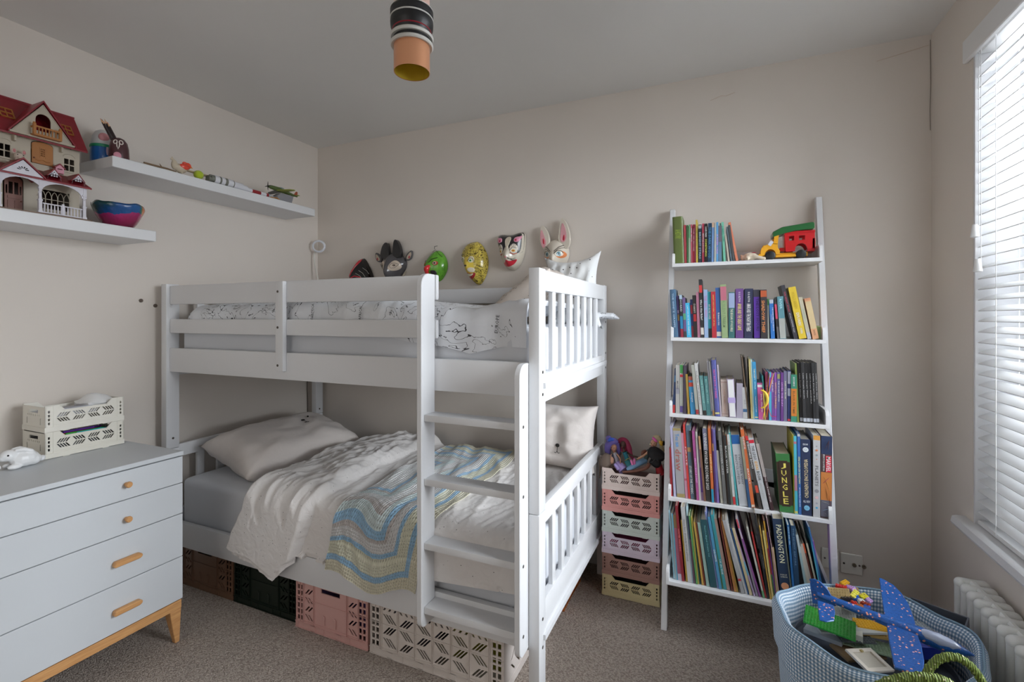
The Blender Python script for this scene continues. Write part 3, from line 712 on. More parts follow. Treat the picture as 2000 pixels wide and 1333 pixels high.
def big_crate(L, D, H, nc, col, lab, loc, center_plate=False, g=None):
    m = mat(col, .45, g, name='crate_plastic'); t = T('storage_crate', lab, 'crate', loc, (0, 0, 0), 'storage crates under the bunk bed')
    hb = .028; o = [(-L / 2, hb), (L / 2, hb), (L / 2, H), (-L / 2, H)]; holes = []
    side_m = .045 if center_plate else .055; rh = .036 if center_plate else .046; cw = (L - 2 * side_m) / nc; 
    for c in range(nc):
        for r in range(int((H - hb - .012) / rh) + 1):
            z0 = hb + .016 + r * rh; h = min(rh - .014, H - .004 - z0)
            if h < .008: continue
            if center_plate and 0 < c < nc - 1: continue
            half = (not center_plate) and c in (0, nc - 1)
            w = cw - .012
            holes += slots(-L / 2 + side_m + c * cw + .006, z0, w, h, 4 if w > .07 else 3 if w > .055 else 2, 1 if (c + r) % 2 else -1, .0088)
    for s in (-1, 1):
        for kx in (.016, .036):
            for r in range(int((H - hb) / .026)): 
                z0 = hb + .008 + r * .026
                if z0 + .018 < H: holes.append([(s * (L / 2 - kx) - .0065, z0), (s * (L / 2 - kx) + .0065, z0), (s * (L / 2 - kx) + .0065, z0 + .019), (s * (L / 2 - kx) - .0065, z0 + .019)])
    if center_plate: holes.append([(-.05, H - .022), (.05, H - .022), (.05, H - .004), (-.05, H - .004)])
    side = plate(o, holes, .004, 'side_panel', m)
    he = []; nd = int((D - .11) / .1)
    for c in range(nd):
        for r in range(3): he += slots(-D / 2 + .055 + c * (D - .11) / nd + .006, hb + .016 + r * rh, (D - .11) / nd - .012, rh - .014, 3, 1 if (c + r) % 2 else -1, .009)
    end = plate([(-D / 2, hb), (D / 2, hb), (D / 2, H), (-D / 2, H)], he, .004, 'end_panel', m)
    cr = MB()
    for x in (-L / 2, L / 2 - .009):
        for y in (-D / 2, D / 2 - .009): cr.box(x, x + .009, y, y + .009, .026, H)
    rb = MB()
    for c in range(nc + 1):
        x = -L / 2 + side_m + c * cw
        if center_plate and 1 < c < nc - 1: continue
        for dx in (-.004, .002): rb.box(x + dx, x + dx + .0018, -D / 2 - .0035, -D / 2 + .001, hb, H)
    for z in (hb + .008, hb + .1): rb.box(-L / 2, L / 2, -D / 2 - .003, -D / 2 + .001, z, z + .0015)
    for s in (-1, 1):
        for kx in (.006, .026, .046): rb.box(s * (L / 2 - kx) - .001, s * (L / 2 - kx) + .001, -D / 2 - .003, -D / 2 + .001, hb, H)
    if center_plate:
        for x in (-.03, .03): rb.tube([(x - .008, -D / 2 - .004, .085), (x, -D / 2 - .004, .08), (x, -D / 2 - .004, .045)], .002, 6)
    b = MB().box(-L / 2 - .002, L / 2 + .002, -D / 2 - .001, -D / 2 + .004, .001, hb + .002).box(-L / 2 - .002, L / 2 + .002, D / 2 - .004, D / 2 + .001, .001, hb + .002)
    b.box(-L / 2 - .002, -L / 2 + .004, -D / 2 + .004, D / 2 - .004, .001, hb + .002).box(L / 2 - .004, L / 2 + .002, -D / 2 + .004, D / 2 - .004, .001, hb + .002).box(-L / 2 + .004, L / 2 - .004, -D / 2 + .004, D / 2 - .004, .003, .007)
    k = int(L / .07)
    for i in range(k): b.box(-L / 2 + .015 + i * .07, -L / 2 + .018 + i * .07 + (.022 if i % 2 else 0), -D / 2 - .0035, -D / 2 - .001, .003, hb)
    b.box(-L / 2 - .002, L / 2 + .002, -D / 2 - .0035, -D / 2 - .001, 0.001, .005).box(-L / 2 - .002, L / 2 + .002, -D / 2 - .0035, -D / 2 - .001, hb - .002, hb + .001)
    assemble(t, (side, end, cr.mesh('corner_post', m), rb.mesh('rib', m), b.mesh('base', m)), L, D); return t
DZ = .36
big_crate(.58, .40, .196, 6, '#98918c', 'large light grey lattice crate under the ladder end of the bunk bed', (-1.276 + .294, 1.512 + .20, 0))
big_crate(.385, DZ, .196, 5, '#a07d78', 'dusty pink crate under the middle of the bunk bed', (-1.478, 1.512 + DZ / 2, 0), True, 1.9)
big_crate(.395, DZ, .196, 5, '#0a1a10', 'dark green crate under the bunk bed, left of the pink one', (-1.884, 1.53 + DZ / 2, 0), True, 1.0)
big_crate(.395, DZ, .196, 5, '#6e5240', 'brown crate under the bunk bed beside the chest of drawers', (-2.29, 1.53 + DZ / 2, 0), True, 1.3)
# contents seen through the lattices; most small-crate boxes are dark so slots stand out
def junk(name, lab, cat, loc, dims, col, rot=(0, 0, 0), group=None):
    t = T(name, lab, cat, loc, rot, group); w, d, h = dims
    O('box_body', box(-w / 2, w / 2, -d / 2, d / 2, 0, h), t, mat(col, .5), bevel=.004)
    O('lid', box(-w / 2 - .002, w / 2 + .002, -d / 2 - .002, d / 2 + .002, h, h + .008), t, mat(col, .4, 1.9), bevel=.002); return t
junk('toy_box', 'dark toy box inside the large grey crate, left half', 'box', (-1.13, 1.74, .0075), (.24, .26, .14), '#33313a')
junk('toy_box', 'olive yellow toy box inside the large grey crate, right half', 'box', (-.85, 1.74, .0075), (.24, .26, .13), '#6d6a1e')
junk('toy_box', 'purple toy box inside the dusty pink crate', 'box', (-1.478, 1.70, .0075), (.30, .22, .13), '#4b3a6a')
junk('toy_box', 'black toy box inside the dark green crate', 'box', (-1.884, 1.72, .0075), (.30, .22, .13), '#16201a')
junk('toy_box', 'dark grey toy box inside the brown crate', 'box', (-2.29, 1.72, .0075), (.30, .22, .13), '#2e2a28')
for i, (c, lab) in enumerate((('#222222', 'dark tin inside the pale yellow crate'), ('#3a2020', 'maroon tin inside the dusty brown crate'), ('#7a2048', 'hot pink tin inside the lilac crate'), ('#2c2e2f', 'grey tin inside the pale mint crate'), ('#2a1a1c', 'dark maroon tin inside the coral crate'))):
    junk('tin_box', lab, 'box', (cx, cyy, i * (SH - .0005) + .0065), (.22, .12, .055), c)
junk('tin_box', 'dark cardboard tray inside the blush beige crate', 'box', (cx, cyy, 5 * (SH - .0005) + .0065), (.22, .12, .045), '#4a2a28')
for i, (c, x, lab) in enumerate((('#c8501e', .0, 'orange'), ('#2f9a3a', .03, 'green'), ('#2a4fae', -.03, 'blue'), ('#6a3aa0', -.015, 'violet'), ('#c89a2a', .015, 'yellow'), ('#2aa0b0', .04, 'turquoise'))):
    p = T('felt_pen', lab + ' felt pen lying in the lower cream crate on the chest', 'pen', (-2.455 + x * 1.2, 1.10 + i * .008, .777 + .070 + (i % 2) * .006), (0, 0, 0), 'felt pens in the lower cream crate')
    O('barrel', MB().tube([(0, -.06, 0), (0, .045, .0)], .0045, 8), p, mat(c, .4, 1.8)); O('cap', MB().tube([(0, .046, 0), (0, .068, 0), (0, .072, 0)], [.005, .005, .003], 8), p, mat(c, .35, 1.4))
junk('pencil_box', 'darkened paper box under the felt pens in the lower cream crate', 'box', (-2.459, 1.098, .784), (.13, .23, .056), '#3c3c3e')
pp = T('paper_sheets', 'loose grey paper sheets in the upper cream crate', 'paper', (-2.459, 1.06, .777 + SH + .05)); 
O('sheet', box(-.06, .06, -.09, .09, 0, .02), pp, mat('#8f9095', .8)); O('sheet', MB().prism([(-.06, .0205), (.06, .0205), (.055, .032), (-.055, .024)], -.06, .08, 'y'), pp, mat('#83848a', .8))
tag(O('folded_cloth', gridmesh('folded_cloth', 14, 14, lambda u, v: Vector((-2.515 + .11 * u, 1.12 + .095 * v, .777 + SH + .072 + .030 * math.sin(PI * u) * math.sin(PI * v) + .004 * wr(u * 4, v * 4))), mat('#a8abb0', .9), thick=-.02)), 'folded white cloth in the upper cream crate', 'cloth')
# wicker basket under the foot of the bed
def wicker(col):
    t = NT('wicker'); tc = t.n.new('ShaderNodeTexCoord'); w = t.node('ShaderNodeTexWave', {'Vector': tc.outputs['Object'], 'Scale': 60.0, 'Distortion': 1.5}); t.base(t.mix(w.outputs['Fac'], alb(col, 1.2), alb(col, 2.4))); t.set(Roughness=.6); t.bump(w.outputs['Fac'], .6, .004); return t.m
wk = T('wicker_basket', 'orange wicker basket under the foot of the bunk bed', 'basket', (-.80, 2.20, 0))
wb = MB()
for k in range(14):
    z = .008 + k * .015; e = .0015 * k
    a, b, c, d = -.13 - e, .15 + e, -.13 - e, .13 + e
    wb.tube([(a, c, z), (b, c, z), (b, d, z), (a, d, z), (a, c, z)], .0085, 6)
O('woven_side', wb, wk, wicker('#a8581e')); O('base', box(-.128, .148, -.128, .128, 0.001, .006), wk, wicker('#a8581e'))
# ------------------------------------------------------------------ floating shelves
def fshelf(lab, y0, y1, x1, z0, z1):
    t = T('floating_shelf', lab, 'shelf', (LX, y0, z0), group='white floating shelves on the left wall')
    O('board', box(0.0005, x1 - LX, 0, y1 - y0, 0, z1 - z0), t, WHITE, bevel=.002); return t
ZU, ZL = 2.008, 1.714
fshelf('upper white floating shelf with toys, running to the corner', 1.177, 2.276, -2.352, ZU - .046, ZU)
fshelf('lower white floating shelf carrying the dollhouse', .35, 1.3415, -2.341, ZL - .047, ZL)
# ------------------------------------------------------------------ ladder bookshelf
lb = T('ladder_shelf', 'white leaning ladder bookshelf with five shelves', 'bookshelf', (.0875, 2.3, 0))
ox, oy = .0875, 2.3
def rail(x0, x1):
    dz = 1.862; y0, y1 = 2.112, 2.505
    m = MB(); w = .038
    m.prism([(y0 - oy, 0), (y0 + w - oy, 0), (y1 + w - oy, dz), (y1 - oy, dz)], x0 - ox, x1 - ox, 'x'); return O('side_rail', m, lb, WHITE, bevel=.002)
rail(-.2355, -.2115); rail(.3865, .4105)
SHZ = [1.573, 1.2345, .905, .5575, .240]; SHY = [2.328, 2.262, 2.198, 2.142, 2.062]
for z, y in zip(SHZ, SHY):
    ex = .2105 + .0875 - .001
    b = O('shelf_tray', MB().box(-ex, ex, y - oy, 2.53 - oy, z - .016, z).box(-ex, ex, 2.52 - oy, 2.53 - oy, z, z + .06), lb, WHITE, bevel=.001)
    for s in (-1, 1):
        xx = s * (ex - .0065); pr_ = [(y - oy, z - .001), (y - oy, z + .035), (y - oy + .006, z + .047), (y - oy + .02, z + .055), (2.52 - oy, z + .055), (2.52 - oy, z - .001)]
        O('tray_side', MB().prism(pr_, xx - .006, xx + .006, 'x'), lb, WHITE, bevel=.001)
o = O('screw', scr, lb); o.matrix_local = Matrix.Translation((.02, SHY[0] - oy + .1, SHZ[0] - .0165)); 
# ------------------------------------------------------------------ books
M_PAGE = mat('#8d8779', .85, 2.2, name='page_edges')
ORD = ['top', 'second', 'third', 'fourth', 'bottom']
SEEN = set()
def book(x0, x1, z, y, h, depth, lean, col, lab, texts=(), bands=(), round_=False, g=None, gloss=.35, yaw=0):
    g = g or 1.5
    r_ = hx(col); y_ = sum(r_) / 3; col = '%02x%02x%02x' % tuple(int(c_ * .87 + y_ * .13) for c_ in r_)
    t = T('book', lab, 'book', (x0, y, z + .0006), (0, lean, yaw), 'books on the ladder shelf')
    w = max(x1 - x0, .003); c = mat(col, gloss, g, name='book_cover'); th = min(.0022, w * .22)
    m = MB()
    if round_ and w > .008:
        k = 6; pr = [(w / 2 - w / 2 * math.cos(PI * i / k), -.004 * math.sin(PI * i / k) ** .7) for i in range(k + 1)]
        m.prism(pr + [(w, .003), (0, .003)], 0, h, 'z')
    else: m.box(0, w, 0, .0025, 0, h)
    m.box(0, th, .0024, depth, 0, h).box(w - th, w, .0024, depth, 0, h)
    O('cover', m, t, c)
    ins = .002 if w > .008 else .0004
    O('pages', box(th, w - th, .0025, depth - .003, ins, h - ins), t, M_PAGE)
    f = -.0045 if round_ and w > .008 else -.0004
    for a, b, bc in bands:
        O('spine_panel', box(.0006, w - .0006, f, .001, h * (1 - b), h * (1 - a)), t, mat(bc, gloss, g))
    for tt in texts:
        s, a, b, tc = tt[:4]; fr = tt[4] if len(tt) > 4 else .62; off = tt[5] if len(tt) > 5 else .5
        up_ = s[0] == '^'
        lettering(t, s.lstrip('^'), (w * off, f - .0006, h * (1 - (a + b) / 2)), h * (b - a), w * fr, mat(tc, .5, 2.2), (0, 0, 1) if up_ else (0, 0, -1), (-1, 0, 0) if up_ else (1, 0, 0), name='spine_title')
    return t
# each line: x0 x1 dx ytop colour | description | texts | bands   (bottom pixels, lean and top in the photograph)
SH = {}
SH[0] = """1316.5 1336.3 -3.3 424.5 525f2c thick olive hardback|A HISTORY;.28;.48;6d7f2a;.6||R
1337.2 1341.7 -2 439.7 a83a42 slim red paperback
1341.9 1344.9 -1.3 439.7 2e5c36 slim dark green paperback
1345.1 1349.5 -.4 439 8b9a84 white and green picture book|||B.0;.35;5f8d68
1350 1353 -1.2 438.5 b04a5e slim rose pink paperback|MAD ABOUT;.1;.45;d8c8c8
1353.2 1356.8 0 438.5 a01c30 red paperback with white title|THE GRUESOME;.1;.7;c08a90
1357 1359.3 -1 438.5 6e2438 thin dark red paperback
1359.8 1363 -1 429.4 b29c3a tall thin yellow paperback|POEMS FOR YOU;.15;.6;6c6030
1364 1370.2 0 439 1f2c38 dark navy paperback|BRIGHT STARS;.2;.9;6f8090||B.02;.1;8e9aa2
1371.4 1375.6 0 436.8 b03a50 pink red paperback|MIDDLE SCHOOL;.25;.75;e0d0d0
1376.2 1381.4 0 437 1b1b1e black paperback with cream lettering|DAVID FINDS;.08;.35;c8c8c0|SOMETHING;.4;.85;b8ac40
1382 1389 1 436 17344e navy blue paperback|THE DARK WOOD;.1;.9;3a6a88
1389.6 1394.6 1 435 5d7fae light blue paperback|||B.0;.12;b89c84
1395 1398.4 1 435 a5a69c thin white paperback
1398.9 1402.9 0 434 4a88b8 sky blue paperback|A RIVER TALE;.3;.8;a06a98
1403.2 1409.6 0 441 5a5560 small grey brown paperback|||B.45;1;54708a
1409.9 1412.6 -4.5 436 2f6e50 slim bottle green paperback
1413.2 1417.6 -4.3 434 5da98e teal green paperback|SUMMER CAMP;.1;.5;2c6458
1421.8 1425.5 -6.5 459.5 a39a8c short cream paperback
1427.4 1431.2 -9 443 5a6a74 blue grey leaning paperback
1431.7 1436 -9.6 440 45484a charcoal leaning paperback
1437.4 1442.3 -15 434.8 c06a4c orange paperback leaning at the row end"""
SH[1] = """1313.7 1324.8 -5.8 566 3a5a76 steel blue hardback|THE WHITE GIRAFFE;.08;.8;7a8ea0;.3||R
1325.3 1329 -4 578 41306a thin purple paperback|||B.35;.42;8a7a9a|B.45;.6;8a7040
1329.4 1335.4 -3.3 576.5 1f2328 black and blue banded paperback|HORRID;.12;.4;8a8f92|B.0;.1;8fa4b4|B.5;.8;1f6a90|B.8;1;7a2030
1336 1341.5 -3.5 581.5 5a4674 purple and green banded paperback|||B.4;.56;4a8a66|B.85;1;36383a
1341.8 1350.6 -3.8 592 2a9cc4 short bright cyan paperback|CAPTAIN BLUE AND FRIENDS;.07;.93;9cd4e4;.3
1351 1355.7 -3.3 585 222c66 navy and red paperback|||B.15;.38;8a2030|B.7;1;7a2434
1356 1362.3 -4 577 201d20 black paperback with red panel|STORM BOY;.2;.42;8a8680|B.45;.62;8a1f24
1362.8 1368.4 -3.5 571 9a5f76 dusty pink paperback
1368.9 1375.4 -4.5 546 26262a tallest black paperback|Who is Alex Rider?;.35;.7;d0d0d0;.6|B.1;.23;a83030|B.83;.95;b0aaa4
1376 1383.5 -2 566 7f96b8 pale blue paperback|THE GIRL WHO;.12;.58;8a5a80
1384 1390.6 -2.3 570 1f8a92 teal paperback with black foot|BOY IN THE TOWER;.28;.6;c4d4d4|B.8;1;25292c
1391 1399.7 -2.5 570 a82430 bright red paperback|GREAT DISCOVERY TALES OF ALL;.06;.75;c49a50;.25
1400 1409.4 -3 562.3 2a528c royal blue paperback|My Hamster is a Genius;.5;.75;c0c8d0;.5|B.88;.97;a8a8a0
1410 1422 -3.7 556 7e9468 sage green hardback|A SILENT STREAM;.3;.8;5d6f50;.5|B.04;.3;a05c6c
1423.2 1435 0 571 2e5e60 teal hardback|THE BEGGAR OF VOLUBILIS;.36;.86;c0b890;.42|B.02;.34;8492b0
1436.8 1452 0 564 5d3a78 purple hardback|B. B. ALSTON;.07;.27;b0a0b8;.25|AMARI AND THE GREAT GAME;.3;.84;c09858;.5
1453.5 1470.2 1 564 282c48 midnight navy hardback|B. B. ALSTON;.07;.27;b0b0b4;.25|AMARI AND THE NIGHT BROTHERS;.3;.86;c4b8b0;.5
1472.8 1485 -1.5 566 35343f dark grey hardback|THE LOST HOURS;.18;.85;1e1838;.45;.62|B.15;.99;4a2a80
1486.5 1499 -1.5 566 322e32 black hardback with orange title|SHADOW THIEF;.22;.88;c8683a;.5;.4|B.02;.15;9a4a2c
1499.7 1503 -1 584 9aa094 thin white and green paperback|||B.0;.16;4a8a4a
1505.7 1513.8 -3.5 585.5 2060a8 bright blue paperback|THE SWISS FAMILY ROBINSON;.2;.8;c0d0dc;.3;.75|JOHANN WYSS;.38;.6;c0d0dc;.2;.3|B.0;.1;98a0a8
1518 1523 -6.5 584.5 302e30 black and pink paperback|||B.13;.5;b0405a|B.7;1;5c5a5c
1523.5 1535.6 -5.8 579.5 4a7a84 teal and silver hardback|RIVER;.06;.3;7aa0a4;.4|B.52;.99;90938e
1551 1559 -26 558 34333a tall charcoal book leaning left|THE NIGHT ATLAS;.12;.5;a03848;.35|AN ILLUSTRATED TALE;.52;.88;a8a8ac;.25
1561 1576 -21.7 562 c4a82c shiny gold hardback leaning left|HOLLY GREEN;.1;.42;8a7418;.4|EXPLORERS;.5;.75;e4dca8;.4|PUFFIN;.8;.9;e4dca8;.3
1577.2 1585 -18 581 a39c84 cream paperback leaning left|FAIRY;.3;.6;6d8478;.3|B.84;1;9a9aa4
1587.7 1600 -17 583.5 c08a62 peach hardback leaning at the row end|BASIL;.78;.92;5c4030;.25|B.0;.05;a87458|B.08;.75;b3a07a"""
SH[2] = """1313.5 1318.5 4.3 720.4 233a66 thin navy and red paperback|||B.82;1;a03030|B.15;.3;4a7aa4
1319.8 1327.2 0 713 94928e silver grey hardback|MUSE;.33;.5;4a4648;.4|B.48;.6;7c7c84
1328 1334.2 0 713 a3a8a0 white and green striped paperback|||B.0;.17;3f8f4c|B.2;.25;b02430|B.85;.98;5a4a86
1335 1341 0 714 3d3442 dark plum paperback
1343.3 1347.3 -4.5 731 93762a mustard paperback
1349 1358.5 -5 735.6 2a78a8 blue paperback with red blobs|Octopus;.42;.68;b0d0e0;.5|B.0;.1;8a4a3a|B.16;.27;a83c30
1359.6 1365.3 -9.5 713 8f9087 pale grey green paperback|||B.9;.99;8a2c34
1367 1372.6 -11 710 a9aaa8 white paperback|DEAR FRIENDS;.15;.8;60605c;.35
1373.7 1380.5 -8 734 4d7c7c grey teal paperback|THE BOOKSHOP;.1;.7;7aa09c;.3|B.88;1;2b2826
1381 1389 -6.8 735 3f7274 darker teal paperback|BESTSELLER STORIES;.08;.7;7aa09c;.3
1389.2 1391.8 -8.8 706 a8a6b0 thin white picture book|||B.92;.98;4a7a98
1392.3 1396.2 -8.4 706 8f9090 grey white picture book|||B.9;.99;a87a50
1396.8 1406.3 -8.4 703.5 4a4f8e violet blue picture hardback|FIRST BIG BOOK OF FAIRIES;.17;.68;b04a7c;.4|B.93;.96;b0a870||R
1407 1409.8 -6.8 712.5 a59aa6 thin pinkish white book
1410.4 1423 -3 742 a5948c blush beige notebook|SWEET MOMENTS DIARY;.25;.9;8a6e60;.3|B.06;.075;8a6a60|B.92;.935;8a6a60
1424.4 1438 -4.8 741 9a8ca6 lilac journal with pale pages outward
1438.6 1450.8 0 748.5 8d8896 lilac grey notebook
1451.4 1460 -2 756.4 a3a3a4 white book with blue emblem|OUT;.4;.55;606064;.4|B.7;.8;3a5a7c
1460.9 1463.6 -13 697 5a4a3c brown marbled picture book
1463.8 1466.4 -11 698 232022 thin black picture book
1467 1471 -5 702 b0a468 pale yellow picture book
1471.4 1473.8 -5.5 702 93b4b4 thin pale aqua book
1474.3 1481.7 -5.6 707 2c80b0 bright blue picture book|THE SLEEPY;.12;.32;b4b088;.4|HOWLER;.35;.48;7ab0d0;.4|THREE SHORT STORIES;.6;.88;9cc8dc;.25|B.96;.98;c0b080
1482 1492.3 -3.4 748 b04a86 magenta paperback|Judy Hearts;.3;.8;d8a8c4;.35;.7|AND FRIENDS;.3;.8;78345e;.25;.3|B.05;.12;d8c4cc
1493 1495.7 -5 734 2a7270 slim teal paperback|||B.3;1;b8a04c
1496 1501.2 -1.5 726.6 7a2c48 maroon paperback|THE FOUR SEASONS;.2;.8;b08a90;.3
1502 1507 -.5 728 3c98bc slim turquoise paperback|||B.1;.4;6a4a9a
1507.5 1512 -1 729.4 6a3f84 grape purple paperback|THE WORST;.15;.4;b09ac0
1512.5 1517.4 0 728 7a4a9a violet paperback with gold title|WITCH STRIKES;.2;.75;b08a50
1518 1524.2 0 727.7 54508e lilac violet paperback|THE WORST WITCH;.17;.6;b0b0cc;.45|B.03;.13;8a8a58
1525 1530.2 0 727.7 5e3378 deep purple paperback|SAVES THE DAY;.2;.7;9a7aac
1530.7 1537 0 725 5f5e78 slate lilac paperback|FAMOUS FROM;.2;.55;a4a488;.4
1538 1544.6 0 724 232a58 navy paperback with grey panels|||B.02;.26;7c7f8c|B.35;.5;7c7f8c|B.95;.99;a03038
1545 1556.4 0 731.6 2f7a62 green and orange paperback|ALISON HAMMOND;.05;.25;a0b8ac;.3|BLACK IN TIME;.35;.82;5c4426;.4|B.3;.88;b06a2c
1557.4 1561 -5 710 6b7c3a slim olive green hardback
1562.6 1569 -5.3 709 232325 black boxed paperback, first of six|Little People Lincoln;.18;.58;c8c8c8;.3|B.92;.98;a0a4ac
1569.3 1575.8 -5.3 708 2b2b2d black boxed paperback, second of six|Little People Amelia;.18;.6;c8c8c8;.3|B.92;.98;a0a4ac
1576 1582.6 -5.3 709 1e1e20 black boxed paperback, third of six|Little People Wyatt;.18;.58;c8c8c8;.3|B.92;.98;a0a4ac
1582.8 1589.3 -5.3 709 1c1c1e black boxed paperback, fourth of six|Little People MANDELA;.18;.68;c8c8c8;.3|B.92;.98;a0a4ac
1589.6 1595 -5.3 709 272729 black boxed paperback, fifth of six|Little People Ada;.18;.64;c8c8c8;.3|B.92;.98;a0a4ac
1595.2 1600.4 -5.3 709 303032 black boxed paperback, sixth of six|Little People Maya;.18;.6;c8c8c8;.3|B.92;.98;a0a4ac"""
SH[3] = """1309.6 1314 -2.5 875 8a1a24 short red book
1316 1320.6 -7.5 832 9a98b4 slim lavender picture book
1322.3 1338 -8.5 836.6 8e8c90 thick grey drawing book|You can;.08;.27;2a6a9a;.5|draw;.3;.62;7a4a46;.75|B.0;.035;8a7a50|B.95;1;8a7a50
1339 1344.2 -9 846 b0788e slim pink picture book|||B.7;.73;a04a5c
1344.6 1348.6 -11 829.6 b8302c scarlet picture book|PIRATE;.3;.55;d8c0b8;.5
1349 1356.8 -10 831 4a5c6c slate blue picture hardback|STORY OF THE TITANIC;.55;.93;b0b4b4;.55|B.3;.36;a07a50
1357 1360.5 -11 841.7 2a2024 thin dark brown picture book
1360.7 1365.7 -9.5 841.7 94407a magenta picture book|PRINCESS PONY;.4;.75;b87aa4
1365.9 1369.6 -8 844 a4a49e thin white picture book
1369.8 1374.8 -5.8 871 8a6a90 shorter pink and purple picture book|||B.4;.85;5a3a86
1375 1379 -11.5 852.5 6e4c3a brown picture book|||B.0;.2;a0785a
1379.3 1388.7 -7.7 837 35332f thick black and white records book|GUINNESS WORLD RECORDS 2023;.06;.84;c4c6c8;.62||B.0;.3;6a6a80
1390 1395.2 -7.7 837 b85a2a orange picture book with blue foot|DANCE LIKE A;.35;.6;d09a70|B.82;1;1f7a98
1396.9 1400 -7.7 838 5c3474 slim purple picture book|||B.2;.3;b08a60
1400.3 1405.2 -8.3 839 5d5690 lilac violet picture book|||B.85;1;6a5a90
1407.8 1412.8 -9.6 880 a5a294 bundle of white pages with yellow back
1413.5 1420 -11.5 841.7 5c5c5a grey picture book|DISCOVER CATS;.2;.6;8e8e8c;.5
1420.3 1423 -9 845 4a3a30 thin umber picture book
1423.2 1427.9 -10 851 2a2c2e black picture book|BLACK WATER;.15;.55;9a9a98
1428.5 1431.8 -12 849 8a9488 pale sage picture book|||B.0;.15;a05a34
1432.4 1437.4 -12.8 849 a8a9a6 white picture book with red foot|A MIGHTY ANIMAL YEAR;.1;.6;5c605c;.3|B.88;.99;b02c30
1438.7 1442.5 -16 846 3a8e92 slim teal picture book
1444.4 1460.8 -17 849.8 9ea1a6 thick white and blue encyclopedia|I WONDER WHY;.28;.7;4a4a50;.26;.72|ENCYCLOPEDIA;.28;.7;4a4a50;.26;.32|B.0;.13;1f5088
1461.8 1467.4 -17 854 2a4a70 dark blue picture book|||B.0;.6;7c7a68
1468 1475 -22 839.6 c05c2c tall orange picture book|THE ADVENTURE;.08;.25;e0c8a8;.5|BRAVELY;.5;.7;e0c8a8;.4|B.96;.99;c8b0a0
1482.7 1489 -28 852 3c3634 black and red picture book|EYEWITNESS BOOKS;.08;.45;c0b4ac;.6|B.0;.06;b03030|B.68;.78;b04030
1491.6 1503 -31 856 a4a6aa large white building ideas book|THE LEGO;.11;.31;2a2a2e;.5|IDEAS;.33;.45;b0782c;.5|BOOK;.47;.6;2a2a2e;.5|YOU CAN BUILD;.63;.85;70706c;.2|B.03;.075;b02434
1505.6 1512.6 -30 867 3a2428 black and maroon picture book|FIND YOUR INNER NINJA;.5;.88;a8a0a0;.45|B.0;.5;908884
1523 1550.6 -8.5 886 2f6a34 thick green boxed book with brown panel||B.14;.88;33241c
1550.7 1552.7 -3 850 a8a020 slim yellow annual
1552.8 1558.6 -3 852 3a9cb0 turquoise annual|||B.07;.1;a05a6c|B.5;.7;9a6a7c|B.96;.99;b0a860
1559.9 1565.6 -3 848 2c5c9e blue and white annual|^AMAZING ADVENTURES;.28;.62;c8b060;.6|^BIG NEW LITTLE BOOK;.66;.9;c0c8d4;.4|B.0;.03;a8a8a8
1566.6 1585.8 -3.3 858 24304e thick navy encyclopedia|^CHILDREN'S ENCYCLOPEDIA;.26;.77;a89878;.4
1588.4 1602 0 850.7 a5a6a8 white planets book|THE;.32;.36;8a8a8a;.25|PLANETS;.37;.62;4a4a4c;.45|B.0;.055;b8823a
1602.6 1624.6 1 851.4 4a3a3c thick comic book with orange and blue artwork|||B.0;.22;26324e|B.44;.78;b0703c|B.78;.98;5a5a66"""
